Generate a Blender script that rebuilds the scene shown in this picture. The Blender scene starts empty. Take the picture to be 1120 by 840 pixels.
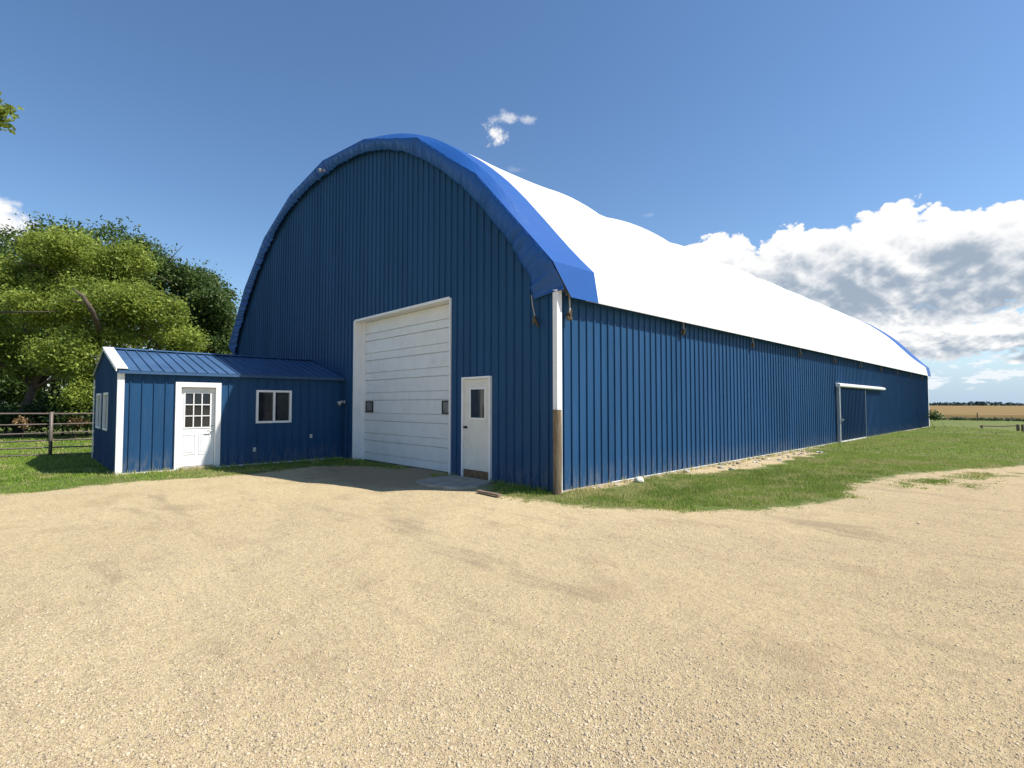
import bpy, math, random
import numpy as np
from mathutils import Vector, noise as mnoise

random.seed(7)
RNG = np.random.default_rng(11)
R = math.radians
scene = bpy.context.scene
COL = scene.collection

# ------------------------------------------------------------------ tagging
def link(o, parent=None):
    COL.objects.link(o)
    if parent is not None:
        o.parent = parent
    return o

def tag(o, label=None, cat=None, group=None, kind=None):
    if label: o['label'] = label
    if cat: o['category'] = cat
    if group: o['group'] = group
    if kind: o['kind'] = kind
    return o

def empty(name, loc=(0, 0, 0), rz=0.0):
    o = bpy.data.objects.new(name, None)
    o.location = loc
    o.rotation_euler = (0, 0, rz)
    o.empty_display_size = 0.2
    return link(o)

# ------------------------------------------------------------------ mesh builder
class MB:
    def __init__(s):
        s.v = []; s.f = []
    def add(s, vs, fs):
        b = len(s.v)
        s.v += [tuple(v) for v in vs]
        s.f += [tuple(i + b for i in f) for f in fs]
        return s
    def box(s, x0, x1, y0, y1, z0, z1):
        vs = [(x0, y0, z0), (x1, y0, z0), (x1, y1, z0), (x0, y1, z0), (x0, y0, z1), (x1, y0, z1), (x1, y1, z1), (x0, y1, z1)]
        return s.add(vs, [(0, 3, 2, 1), (4, 5, 6, 7), (0, 1, 5, 4), (1, 2, 6, 5), (2, 3, 7, 6), (3, 0, 4, 7)])
    def bar(s, a, b, w, h, up=(0, 0, 1)):
        a = Vector(a); b = Vector(b); d = (b - a).normalized(); up = Vector(up)
        if abs(d.dot(up)) > .95: up = Vector((0, 1, 0))
        r = d.cross(up).normalized() * (w / 2); u = r.cross(d).normalized() * (h / 2)
        vs = [a - r - u, a + r - u, a + r + u, a - r + u, b - r - u, b + r - u, b + r + u, b - r + u]
        return s.add(vs, [(0, 1, 2, 3), (4, 7, 6, 5), (0, 4, 5, 1), (1, 5, 6, 2), (2, 6, 7, 3), (3, 7, 4, 0)])
    def tube(s, pts, rad, n=8, cap=True):
        pts = [Vector(p) for p in pts]
        if not hasattr(rad, '__len__'): rad = [rad] * len(pts)
        b = len(s.v); prev = None
        for i, p in enumerate(pts):
            d = (pts[min(i + 1, len(pts) - 1)] - pts[max(i - 1, 0)]).normalized()
            if prev is None:
                q = Vector((1, 0, 0)) if abs(d.x) < .8 else Vector((0, 1, 0))
                r = d.cross(q).normalized()
            else:
                r = (prev - d * prev.dot(d)).normalized()
            prev = r; u = d.cross(r)
            for k in range(n):
                a = 2 * math.pi * k / n
                s.v.append(tuple(p + (r * math.cos(a) + u * math.sin(a)) * rad[i]))
        for i in range(len(pts) - 1):
            for k in range(n):
                k2 = (k + 1) % n
                s.f.append((b + i * n + k, b + i * n + k2, b + (i + 1) * n + k2, b + (i + 1) * n + k))
        if cap:
            s.f.append(tuple(b + k for k in range(n))[::-1])
            s.f.append(tuple(b + (len(pts) - 1) * n + k for k in range(n)))
        return s
    def build(s, name, mat, parent=None, smooth=False, bevel=0.0):
        me = bpy.data.meshes.new(name)
        me.from_pydata(s.v, [], s.f)
        me.update()
        o = bpy.data.objects.new(name, me)
        if mat: me.materials.append(mat)
        link(o, parent)
        if smooth:
            me.polygons.foreach_set('use_smooth', [True] * len(me.polygons))
        if bevel > 0:
            m = o.modifiers.new('bevel', 'BEVEL'); m.width = bevel; m.segments = 2; m.limit_method = 'ANGLE'
        return o

def np_mesh(name, V, F, mat, parent=None, smooth=False, attr=None, k=None):
    """V (n,3), F (m,k) arrays; attr dict name->(domain, array)"""
    me = bpy.data.meshes.new(name)
    V = np.asarray(V, np.float32); F = np.asarray(F, np.int32); k = F.shape[1]
    me.vertices.add(len(V)); me.vertices.foreach_set('co', V.ravel())
    me.loops.add(F.size); me.loops.foreach_set('vertex_index', F.ravel())
    me.polygons.add(len(F))
    me.polygons.foreach_set('loop_start', np.arange(0, F.size, k, dtype=np.int32))
    me.polygons.foreach_set('loop_total', np.full(len(F), k, np.int32))
    if smooth: me.polygons.foreach_set('use_smooth', np.ones(len(F), bool))
    for n, (dom, arr) in (attr or {}).items():
        a = me.attributes.new(n, 'FLOAT', dom); a.data.foreach_set('value', np.asarray(arr, np.float32))
    me.update(calc_edges=True)
    me.materials.append(mat)
    o = bpy.data.objects.new(name, me)
    return link(o, parent)

# ------------------------------------------------------------------ materials
class NT:
    def __init__(s, m):
        m.use_nodes = True; s.t = m.node_tree; s.t.nodes.clear(); s.m = m
    def n(s, typ, **kw):
        nd = s.t.nodes.new(typ)
        for k, v in kw.items():
            if k.startswith('i_'):
                key = k[2:]
                key = int(key) if key.isdigit() else key.replace('_', ' ')
                if hasattr(v, 'is_linked') or hasattr(v, 'links'): s.t.links.new(v, nd.inputs[key])
                else: nd.inputs[key].default_value = v
            else: setattr(nd, k, v)
        return nd
    def l(s, a, b): s.t.links.new(a, b)
    def math(s, op, a, b=None, c=None, clamp=False):
        nd = s.t.nodes.new('ShaderNodeMath'); nd.operation = op; nd.use_clamp = clamp
        for i, x in enumerate((a, b, c)):
            if x is None: continue
            if isinstance(x, (int, float)): nd.inputs[i].default_value = x
            else: s.l(x, nd.inputs[i])
        return nd.outputs[0]
    def vmath(s, op, a, b=None, out=0):
        nd = s.t.nodes.new('ShaderNodeVectorMath'); nd.operation = op
        for i, x in enumerate((a, b)):
            if x is None: continue
            if isinstance(x, (tuple, list)): nd.inputs[i].default_value = x
            elif isinstance(x, (int, float)): nd.inputs['Scale'].default_value = x
            else: s.l(x, nd.inputs[i])
        return nd.outputs[out]
    def ss(s, x, a, b, lo=0.0, hi=1.0):
        nd = s.t.nodes.new('ShaderNodeMapRange'); nd.interpolation_type = 'SMOOTHSTEP'
        s.l(x, nd.inputs[0]) if not isinstance(x, (int, float)) else None
        for i, v in enumerate((a, b, lo, hi)):
            if isinstance(v, (int, float)): nd.inputs[i + 1].default_value = v
            else: s.l(v, nd.inputs[i + 1])
        return nd.outputs[0]
    def mix(s, f, a, b, blend='MIX'):
        nd = s.t.nodes.new('ShaderNodeMix'); nd.data_type = 'RGBA'; nd.blend_type = blend
        for i, x in ((0, f), (6, a), (7, b)):
            if isinstance(x, (int, float)): nd.inputs[i].default_value = x
            elif isinstance(x, (tuple, list)): nd.inputs[i].default_value = (*x[:3], 1)
            else: s.l(x, nd.inputs[i])
        return nd.outputs[2]
    def noise(s, vec, scale, detail=4, rough=.55, out=0, dist=0.0):
        nd = s.t.nodes.new('ShaderNodeTexNoise'); nd.inputs['Scale'].default_value = scale
        nd.inputs['Detail'].default_value = detail; nd.inputs['Roughness'].default_value = rough
        nd.inputs['Distortion'].default_value = dist
        if vec is not None: s.l(vec, nd.inputs['Vector'])
        return nd.outputs[out]
    def scale(s, vec, sc):
        nd = s.t.nodes.new('ShaderNodeMapping'); nd.inputs['Scale'].default_value = sc; s.l(vec, nd.inputs['Vector'])
        return nd.outputs[0]
    def out(s, sh):
        o = s.t.nodes.new('ShaderNodeOutputMaterial'); s.l(sh, o.inputs[0])
    def bsdf(s, color, rough=.6, metal=0.0, bump=None, bstr=.3, bdist=.01, spec=.5, coat=0.0):
        b = s.t.nodes.new('ShaderNodeBsdfPrincipled')
        if isinstance(color, (tuple, list)): b.inputs['Base Color'].default_value = (*color[:3], 1)
        else: s.l(color, b.inputs['Base Color'])
        if isinstance(rough, (int, float)): b.inputs['Roughness'].default_value = rough
        else: s.l(rough, b.inputs['Roughness'])
        b.inputs['Metallic'].default_value = metal
        b.inputs['Specular IOR Level'].default_value = spec
        b.inputs['Coat Weight'].default_value = coat
        if bump is not None:
            bp = s.t.nodes.new('ShaderNodeBump'); bp.inputs['Strength'].default_value = bstr; bp.inputs['Distance'].default_value = bdist
            s.l(bump, bp.inputs['Height']); s.l(bp.outputs[0], b.inputs['Normal'])
        return b

def pos(nt):
    return nt.n('ShaderNodeNewGeometry').outputs['Position']

def simple(name, color, rough=.6, metal=0.0, var=.12, nscale=6.0, bstr=.15, bdist=.004, spec=.5, dirt=0.0, dirtcol=(.25, .2, .13), coat=0.0):
    m = bpy.data.materials.new(name); nt = NT(m); p = pos(nt)
    n1 = nt.noise(p, nscale, 5, .6); n2 = nt.noise(p, nscale * 7, 4, .6)
    dk = tuple(c * (1 - var) for c in color); lt = tuple(min(1, c * (1 + var)) for c in color)
    c = nt.mix(nt.ss(n1, .3, .7), dk, lt)
    if dirt > 0:
        d = nt.math('MULTIPLY', nt.ss(nt.noise(p, nscale * 1.7, 6, .7), .5, .75), dirt)
        c = nt.mix(d, c, dirtcol)
    rr = nt.ss(n2, .2, .8, rough * .85, min(1, rough * 1.15))
    nt.out(nt.bsdf(c, rr, metal, n2, bstr, bdist, spec, coat).outputs[0])
    return m

def blue_steel(name, base, rough=.38, dust=.5):
    """painted ribbed steel: faint oil canning, slight fading, splash dust low on the sheets"""
    m = bpy.data.materials.new(name); nt = NT(m); p = pos(nt)
    sx = nt.n('ShaderNodeSeparateXYZ', i_0=p)
    n1 = nt.noise(nt.scale(p, (1, 1, .25)), 1.3, 4, .6)
    sheet = nt.n('ShaderNodeTexWhiteNoise'); sheet.noise_dimensions = '1D'
    nt.l(nt.math('FLOOR', nt.math('DIVIDE', nt.math('ADD', nt.math('ADD', sx.outputs[0], sx.outputs[1]), .03), .9144)), sheet.inputs['W'])
    n2 = nt.noise(nt.scale(p, (6, 6, .5)), 3.0, 4, .6)
    c = nt.mix(nt.ss(n1, .25, .75), tuple(x * .9 for x in base), tuple(x * 1.1 for x in base))
    c = nt.mix(nt.math('MULTIPLY', nt.ss(n2, .45, .8), .06), c, (.20, .25, .31))
    c = nt.mix(nt.math('MULTIPLY', sheet.outputs[0], .16), c, tuple(min(1, x * 1.5 + .02) for x in base))
    ns = nt.noise(nt.scale(p, (5, 5, 1.2)), 2.0, 5, .65)
    low = nt.math('MULTIPLY', nt.ss(sx.outputs[2], .62, .0), nt.ss(ns, .38, .72))
    c = nt.mix(nt.math('MULTIPLY', low, dust), c, (.33, .29, .22))
    dents = nt.noise(p, .9, 2, .4)
    fine = nt.noise(p, 60, 3, .5)
    h = nt.math('ADD', nt.math('MULTIPLY', dents, .012), nt.math('MULTIPLY', fine, .0006))
    rr = nt.ss(n2, .2, .8, rough * .85, rough * 1.2)
    b = nt.bsdf(c, rr, 0.0, h, 1.0, 1.0, .10)
    nt.out(b.outputs[0])
    return m

M = {}
M['blue'] = blue_steel('blue_painted_steel', (.019, .070, .158), .42, .3)
M['blue_roof'] = blue_steel('blue_roof_steel', (.05, .105, .20), .42, .0)
M['white_steel'] = simple('white_painted_steel', (.78, .78, .76), .42, 0, .05, 2.5, .1, dirt=.25, dirtcol=(.45, .4, .3))
M['white_door'] = simple('white_door_paint', (.76, .77, .75), .45, 0, .04, 3, .1, dirt=.22, dirtcol=(.5, .47, .38))
M['white_trim'] = simple('white_trim_metal', (.82, .82, .80), .42, 0, .03, 3, .1, dirt=.12, dirtcol=(.5, .45, .35))
M['cream_door'] = simple('cream_door_paint', (.72, .70, .62), .5, 0, .05, 3, .1, dirt=.25, dirtcol=(.45, .4, .3))
M['black'] = simple('black_rubber', (.02, .02, .022), .6)
M['dark_metal'] = simple('dark_metal', (.05, .045, .04), .45, .6)
M['nickel'] = simple('brushed_nickel', (.55, .54, .52), .3, .9, .04)
M['galv'] = simple('galvanised_metal', (.45, .47, .49), .42, .6, .1, 10)
M['brass_rust'] = simple('rusty_ratchet', (.12, .085, .045), .55, .5, .3, 30)
M['webbing'] = simple('strap_webbing', (.36, .34, .29), .85, 0, .15, 30)
M['pipe'] = simple('brown_pipe', (.15, .12, .10), .5, .2, .2, 5, dirt=.5, dirtcol=(.18, .11, .07))
M['rustpost'] = simple('weathered_rail', (.16, .115, .08), .85, 0, .25, 8)
M['threshold'] = simple('brown_threshold', (.16, .10, .05), .8, 0, .25, 9)
M['rock'] = simple('grey_rock', (.36, .33, .28), .9, 0, .3, 14, .7, .02)
M['rock_white'] = simple('pale_rock', (.66, .62, .54), .9, 0, .15, 14, .6, .02)
M['rock_tan'] = simple('tan_rock', (.40, .31, .20), .9, 0, .3, 14, .7, .02)
M['concrete'] = simple('concrete', (.37, .32, .25), .9, 0, .18, 5, .5, .006, dirt=.5, dirtcol=(.28, .23, .16))
M['plastic_grey'] = simple('grey_plastic', (.5, .5, .48), .5)

def glass_mat(name, tint=(.012, .014, .016), rough=.04):
    m = bpy.data.materials.new(name); nt = NT(m); p = pos(nt)
    c = nt.mix(nt.ss(nt.noise(p, 1.6, 3, .5), .35, .7), tint, tuple(min(1, t * 2.2 + .006) for t in tint))
    nt.out(nt.bsdf(c, rough, 0, nt.noise(p, 2.5, 2, .5), .05, .02, .6).outputs[0])
    return m
M['glass'] = glass_mat('dark_window_glass')
M['glass_dusty'] = glass_mat('dusty_window_glass', (.10, .10, .095), .25)

def wood_mat():
    m = bpy.data.materials.new('weathered_post_wood'); nt = NT(m); p = pos(nt)
    g = nt.noise(nt.scale(p, (30, 30, 1.6)), 2.2, 6, .65)
    k = nt.noise(p, 7, 4, .6)
    c = nt.mix(nt.ss(g, .3, .7), (.10, .075, .045), (.27, .215, .14))
    c = nt.mix(nt.math('MULTIPLY', nt.ss(k, .55, .72), .55), c, (.22, .10, .05))
    nt.out(nt.bsdf(c, .85, 0, g, .6, .01, .3).outputs[0])
    return m
M['wood'] = wood_mat()

def tarp(name, col, trans, rough=.5, wr=.25, sheen=0.0):
    m = bpy.data.materials.new(name); nt = NT(m); p = pos(nt)
    n = nt.noise(p, 1.1, 4, .5); n2 = nt.noise(p, 5, 3, .5)
    c = nt.mix(nt.ss(n, .3, .7), tuple(x * .95 for x in col), col)
    h = nt.math('ADD', n, nt.math('MULTIPLY', n2, .2))
    b = nt.bsdf(c, rough, 0, h, wr, .05, .3)
    b.inputs['Sheen Weight'].default_value = sheen; b.inputs['Sheen Roughness'].default_value = .35; b.inputs['Sheen Tint'].default_value = (.75, .85, 1, 1)
    t = nt.n('ShaderNodeBsdfTranslucent'); nt.l(c, t.inputs[0])
    mx = nt.n('ShaderNodeMixShader'); mx.inputs[0].default_value = trans
    nt.l(b.outputs[0], mx.inputs[1]); nt.l(t.outputs[0], mx.inputs[2]); nt.out(mx.outputs[0])
    return m
M['roof_white'] = tarp('white_roof_fabric', (.82, .82, .80), .12)
M['tarp_blue'] = tarp('blue_cover_fabric', (.016, .088, .31), .01, .40, .3, .0)

def leaf_mat(name, dark, light, yellow, trans=.35):
    m = bpy.data.materials.new(name); nt = NT(m)
    a = nt.n('ShaderNodeAttribute', attribute_name='var').outputs['Fac']
    c = nt.mix(nt.ss(a, .0, .75), dark, light)
    c = nt.mix(nt.ss(a, .72, 1.0), c, yellow)
    b = nt.bsdf(c, .55, 0, None, spec=.35)
    t = nt.n('ShaderNodeBsdfTranslucent')
    nt.l(nt.mix(.5, c, yellow), t.inputs[0])
    mx = nt.n('ShaderNodeMixShader'); mx.inputs[0].default_value = trans
    nt.l(b.outputs[0], mx.inputs[1]); nt.l(t.outputs[0], mx.inputs[2]); nt.out(mx.outputs[0])
    return m
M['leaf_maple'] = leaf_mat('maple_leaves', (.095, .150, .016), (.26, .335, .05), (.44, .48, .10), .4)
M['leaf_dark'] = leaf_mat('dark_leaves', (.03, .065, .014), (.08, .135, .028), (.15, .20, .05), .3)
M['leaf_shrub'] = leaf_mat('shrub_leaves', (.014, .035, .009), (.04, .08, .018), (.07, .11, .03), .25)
M['leaf_dry'] = leaf_mat('dry_brush', (.18, .10, .05), (.38, .24, .12), (.5, .34, .17), .2)
M['leaf_weed'] = leaf_mat('weed_leaves', (.03, .075, .015), (.07, .14, .03), (.13, .19, .05), .25)
M['grass'] = leaf_mat('grass_blades', (.10, .195, .02), (.29, .425, .055), (.50, .45, .19), .35)
M['bark'] = simple('bark', (.105, .078, .055), .95, 0, .35, 12, .8, .03)
M['far_wood'] = simple('far_wood', (.06, .085, .09), 1, 0, .3, .02)  # blue-grey puts the distance haze into the tree colour

# ------------------------------------------------------------------ terrain helpers
def sd_poly(px, py, poly):
    poly = np.array(poly, float); n = len(poly)
    d = np.full(px.shape, 1e18); inside = np.zeros(px.shape, bool)
    for i in range(n):
        ax, ay = poly[i]; bx, by = poly[(i + 1) % n]
        ex, ey = bx - ax, by - ay
        wx, wy = px - ax, py - ay
        t = np.clip((wx * ex + wy * ey) / (ex * ex + ey * ey + 1e-12), 0, 1)
        d = np.minimum(d, (wx - ex * t) ** 2 + (wy - ey * t) ** 2)
        c = (ay > py) != (by > py)
        xi = ax + (py - ay) * ex / (ey if abs(ey) > 1e-9 else 1e-9)
        inside ^= c & (px < xi)
    d = np.sqrt(d)
    return np.where(inside, d, -d)

LAWN_R = [(-1.55, .2), (-1.45, -.35), (-1.2, -.72), (-.48, -.93), (.3, -.85), (.87, -.72), (1.35, -.4), (1.78, -.08), (2.4, .46), (2.95, 1.0),
          (3.3, 1.5), (3.6, 2.4), (3.78, 3.19), (3.62, 4.0), (3.45, 5.0), (3.6, 6.6), (3.95, 8.1), (4.7, 10.2), (5.7, 12.0), (8, 13.8),
          (14, 16.5), (60, 26), (3000, 200), (3000, 3000), (-3000, 3000), (-3000, 39), (-.1, 39), (-.1, .2)]
LAWN_L = [(-4.9, .3), (-5.0, -.2), (-5.6, -.35), (-6.4, -.75), (-7.0, -1.5), (-6.75, -2.2), (-6.5, -2.9), (-6.5, -3.8), (-6.75, -5.0), (-6.8, -6.0),
          (-6.5, -6.6), (-6.6, -7.3), (-6.9, -12), (-7.5, -40), (-3000, -3000), (-3000, 38), (-19.3, 38), (-19.3, .3)]
PATCHES = [((-2.95, -.5), .55, .28), ((4.35, 6.9), .42, .5), ((4.75, 8.3), .35, .5), ((3.95, 5.6), .25, .2), ((5.2, 9.2), .5, .4), ((5.9, 10.0), .5, .3),
           ((4.1, 6.1), .2, .25), ((6.4, 9.4), .5, .35), ((5.1, 6.7), .15, .35)]

def vnoise(x, y, s, seed=0):
    """cheap smooth value noise on arrays"""
    xs = x * s + seed * 17.13; ys = y * s - seed * 9.7
    xi = np.floor(xs); yi = np.floor(ys); fx = xs - xi; fy = ys - yi
    fx = fx * fx * (3 - 2 * fx); fy = fy * fy * (3 - 2 * fy)
    def h(a, b):
        v = np.sin(a * 127.1 + b * 311.7 + seed * 74.7) * 43758.5453
        return v - np.floor(v)
    return (h(xi, yi) * (1 - fx) + h(xi + 1, yi) * fx) * (1 - fy) + (h(xi, yi + 1) * (1 - fx) + h(xi + 1, yi + 1) * fx) * fy

def lawn_sd(x, y):
    s = np.maximum(sd_poly(x, y, LAWN_R), sd_poly(x, y, LAWN_L))
    q = np.sqrt(((x - .22) / .78) ** 2 + ((y - 8.6) / 3.6) ** 2) + (vnoise(x, y, 1.6, 41) - .5) * .7
    s = np.where(x > -.2, np.minimum(s, (q - 1) * .8), s)
    s = np.where((x > -.2) & (y > .6) & (y < 14), np.minimum(s, (x - .16 + (vnoise(x, y, 1.9, 43) - .5) * .3) * 1.2), s)
    for (c, a, b) in PATCHES:
        q = np.sqrt(((x - c[0]) / a) ** 2 + ((y - c[1]) / b) ** 2)
        s = np.maximum(s, (1 - q) * min(a, b) * .5 - .04)
    return s

def sstep(x, a, b):
    t = np.clip((x - a) / (b - a), 0, 1); return t * t * (3 - 2 * t)

def ground_z(x, y):
    x = np.asarray(x, float); y = np.asarray(y, float)
    dx = np.maximum(np.maximum(-19.3 - x, x - .1), 0); dy = np.maximum(np.maximum(-.1 - y, y - 39.6), 0)
    d = np.hypot(dx, dy)
    sdx = np.maximum(np.maximum(-13.3 - x, x + 8.35), 0); sdy = np.maximum(np.maximum(-5.5 - y, y), 0)
    d2 = np.minimum(d, np.hypot(sdx, sdy))
    z = -1.3 * sstep(y, 30, 56) * sstep(d, .6, 9)
    near = sstep(d2, .15, 2.0)
    far = 1 - sstep(np.hypot(x, y), 60, 300)
    u = (vnoise(x, y, .22, 1) - .5) * .07 + (vnoise(x, y, .7, 2) - .5) * .030 + (vnoise(x, y, 2.2, 3) - .5) * .012
    z = z + u * near * (far * .9 + .1)
    # shallow wheel hollows worn in the yard
    for (ax, ay, bx, by) in ((1.2, -2.9, 5.6, 1.6), (2.6, -3.6, 7.4, 1.2), (-3.8, -1.5, 3.5, -5.0), (-5.2, -2.4, 2.2, -6.3)):
        ex, ey = bx - ax, by - ay; L = math.hypot(ex, ey)
        t = np.clip(((x - ax) * ex + (y - ay) * ey) / L ** 2, 0, 1)
        q = np.hypot(x - ax - ex * t, y - ay - ey * t)
        z = z - .022 * np.exp(-(q / .28) ** 2) * near
    return z

# ------------------------------------------------------------------ ground sheet
def axis(core0, core1, step, lim, g):
    a = list(np.arange(core0, core1 + 1e-6, step))
    s = step; x = a[-1]
    while x < lim: s *= g; x += s; a.append(x)
    s = step; x = a[0]; b = []
    while x > -lim: s *= g; x -= s; b.append(x)
    return np.array(b[::-1] + a)
GX = axis(-16, 10, .11, 4500, 1.10); GY = axis(-9, 20, .11, 4500, 1.10)
gx, gy = np.meshgrid(GX, GY)
gz = ground_z(gx, gy)
nx, ny = len(GX), len(GY)
idx = np.arange(nx * ny).reshape(ny, nx)
F = np.stack([idx[:-1, :-1], idx[:-1, 1:], idx[1:, 1:], idx[1:, :-1]], -1).reshape(-1, 4)
V = np.stack([gx, gy, gz], -1).reshape(-1, 3)
sd = np.clip(lawn_sd(gx, gy), -5, 5).ravel()
# where coarse stones have gathered
coarse = (.5 + .5 * np.tanh((vnoise(gx, gy, .45, 5) + .5 * vnoise(gx, gy, 1.1, 6) - .75) * 5))
for (cx_, cy_, r_) in ((6.0, -1.0, 1.6), (4.6, -5.0, 1.6), (3.5, -6.8, 1.4), (6.9, -3.6, 1.4)):
    coarse = np.maximum(coarse, np.exp(-((gx - cx_) ** 2 + (gy - cy_) ** 2) / r_ ** 2))

def ground_mat():
    m = bpy.data.materials.new('gravel_and_grass_ground'); nt = NT(m); p = pos(nt)
    sda = nt.n('ShaderNodeAttribute', attribute_name='lawn').outputs['Fac']
    co = nt.n('ShaderNodeAttribute', attribute_name='coarse').outputs['Fac']
    big = nt.noise(p, .35, 4, .6); mid = nt.noise(p, 2.3, 5, .65); fine = nt.noise(p, 28, 4, .7); tiny = nt.noise(p, 120, 3, .6)
    # sand and fines
    sand = nt.mix(nt.ss(big, .3, .7), (.51, .395, .205), (.60, .48, .265))
    sand = nt.mix(nt.math('MULTIPLY', nt.ss(mid, .42, .75), .45), sand, (.41, .295, .18))
    sand = nt.mix(nt.math('MULTIPLY', nt.ss(fine, .35, .7), .55), sand, (.56, .455, .28))
    sand = nt.mix(nt.math('MULTIPLY', nt.ss(tiny, .56, .68), .5), sand, (.24, .175, .10))
    spk = nt.noise(p, 11, 6, .78)
    sand = nt.mix(nt.math('MULTIPLY', nt.ss(spk, .52, .68), .5), sand, (.29, .215, .125))
    sand = nt.mix(nt.math('MULTIPLY', nt.ss(spk, .46, .34), .4), sand, (.60, .485, .29))
    sp2 = nt.noise(p, 38, 5, .8); sp3 = nt.noise(p, 85, 3, .75)
    sand = nt.mix(nt.math('MULTIPLY', nt.ss(sp2, .51, .62), .38), sand, (.25, .18, .10))
    sand = nt.mix(nt.math('MULTIPLY', nt.ss(sp2, .48, .38), .55), sand, (.72, .60, .38))
    sand = nt.mix(nt.math('MULTIPLY', nt.ss(sp3, .52, .64), .42), sand, (.21, .155, .09))
    sand = nt.mix(nt.math('MULTIPLY', nt.ss(sp3, .47, .36), .55), sand, (.72, .61, .39))
    gxyz = nt.n('ShaderNodeSeparateXYZ'); nt.l(p, gxyz.inputs[0])
    side = nt.math('ADD', gxyz.outputs[0], nt.math('MULTIPLY', nt.math('SUBTRACT', big, .5), 9.0))
    sand = nt.mix(nt.math('MULTIPLY', nt.ss(side, .0, 7.5), .42), sand, (.39, .28, .155))
    med = nt.noise(p, 1.1, 5, .7)
    sand = nt.mix(nt.math('MULTIPLY', nt.ss(med, .52, .68), .34), sand, (.31, .22, .125))
    # trampled dirt before the doors, coloured browner to warm the barn's shadow there
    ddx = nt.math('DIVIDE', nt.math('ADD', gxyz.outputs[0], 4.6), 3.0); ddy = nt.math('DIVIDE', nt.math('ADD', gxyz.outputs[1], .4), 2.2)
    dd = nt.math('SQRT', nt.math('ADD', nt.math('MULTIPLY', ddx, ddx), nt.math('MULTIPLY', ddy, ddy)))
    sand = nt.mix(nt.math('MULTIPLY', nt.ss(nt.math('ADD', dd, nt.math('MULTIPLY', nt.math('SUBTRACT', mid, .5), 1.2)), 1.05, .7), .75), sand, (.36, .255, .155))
    # damp / oily stains with outlines of their own
    mpr = nt.n('ShaderNodeMapping'); mpr.inputs['Rotation'].default_value = (0, 0, R(-48)); mpr.inputs['Scale'].default_value = (.38, 1.5, 1); nt.l(p, mpr.inputs['Vector'])
    st = nt.noise(mpr.outputs[0], .75, 7, .66)
    mpq = nt.n('ShaderNodeMapping'); mpq.inputs['Rotation'].default_value = (0, 0, R(-40)); mpq.inputs['Scale'].default_value = (.5, 3.0, 1); nt.l(p, mpq.inputs['Vector'])
    st2 = nt.noise(mpq.outputs[0], 1.6, 6, .7)
    sand = nt.mix(nt.math('MULTIPLY', nt.ss(st2, .51, .68), .3), sand, (.30, .225, .14))
    sand = nt.mix(nt.math('MULTIPLY', nt.ss(st, .55, .68), .5), sand, (.23, .17, .11))
    # pebbles in the surface
    def peb(scale, lo):
        v = nt.n('ShaderNodeTexVoronoi', i_Scale=scale); v.feature = 'F1'; nt.l(p, v.inputs['Vector'])
        c = nt.n('ShaderNodeSeparateColor'); nt.l(v.outputs['Color'], c.inputs[0])
        mask = nt.math('MULTIPLY', nt.ss(v.outputs['Distance'], .42, .25), nt.math('GREATER_THAN', c.outputs[0], lo))
        hgt = nt.math('MULTIPLY', mask, nt.ss(v.outputs['Distance'], .42, 0.0))
        return mask, hgt, c
    m1, h1, c1 = peb(75, .5); m2, h2, c2 = peb(150, .35)
    cr = nt.n('ShaderNodeValToRGB'); e = cr.color_ramp
    e.elements[0].position = 0; e.elements[0].color = (.17, .135, .10, 1)
    e.elements[1].position = 1; e.elements[1].color = (.66, .58, .44, 1)
    for ps, cc in ((.15, (.30, .23, .15)), (.35, (.50, .40, .27)), (.6, (.56, .46, .31)), (.8, (.48, .32, .21))):
        q = e.elements.new(ps); q.color = (*cc, 1)
    nt.l(c1.outputs[1], cr.inputs[0])
    pc = nt.math('MULTIPLY', m1, nt.ss(co, .15, .75, .12, .9))
    g = nt.mix(pc, sand, cr.outputs[0])
    cr2 = nt.n('ShaderNodeMix'); cr2.data_type = 'RGBA'
    g = nt.mix(nt.math('MULTIPLY', m2, .45), g, nt.mix(c2.outputs[1], (.28, .22, .15), (.60, .50, .35)))
    # thatch and soil under the blades
    soil = nt.mix(nt.ss(mid, .3, .7), (.075, .105, .025), (.135, .165, .042))
    gn = nt.noise(nt.scale(p, (1, 1, 1)), 9, 5, .7)
    soil = nt.mix(nt.ss(gn, .35, .7), soil, (.15, .195, .05))
    dry = nt.math('MULTIPLY', nt.ss(nt.noise(p, .9, 5, .65), .50, .68), .7)
    soil = nt.mix(dry, soil, (.23, .20, .095))
    farn = nt.noise(nt.scale(p, (.35, 1, 1)), .12, 5, .6)
    soil = nt.mix(nt.math('MULTIPLY', nt.ss(farn, .45, .65), .5), soil, (.16, .16, .065))
    edge = nt.math('ADD', sda, nt.math('MULTIPLY', nt.math('SUBTRACT', nt.noise(p, 2.2, 6, .7), .5), 1.0))
    edge = nt.math('ADD', edge, nt.math('MULTIPLY', nt.math('SUBTRACT', nt.noise(p, 14, 4, .75), .5), .6))
    mk = nt.ss(edge, -.06, .16)
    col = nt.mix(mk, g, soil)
    h = nt.math('ADD', nt.math('MULTIPLY', h1, nt.ss(co, .1, .8, .25, 1.0)), nt.math('MULTIPLY', h2, .35))
    h = nt.math('ADD', h, nt.math('MULTIPLY', fine, .8))
    h = nt.math('ADD', h, nt.math('MULTIPLY', tiny, .35))
    h = nt.math('ADD', h, nt.math('MULTIPLY', mid, 3.0))
    h = nt.math('ADD', h, nt.math('MULTIPLY', spk, 1.6))
    nt.out(nt.bsdf(col, .95, 0, h, .85, .018, .15).outputs[0])
    return m
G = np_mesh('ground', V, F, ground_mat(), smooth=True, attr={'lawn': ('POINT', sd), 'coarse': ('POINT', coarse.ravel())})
tag(G, 'pale gravel yard running into mown green lawn around the blue barn', kind='structure')

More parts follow.
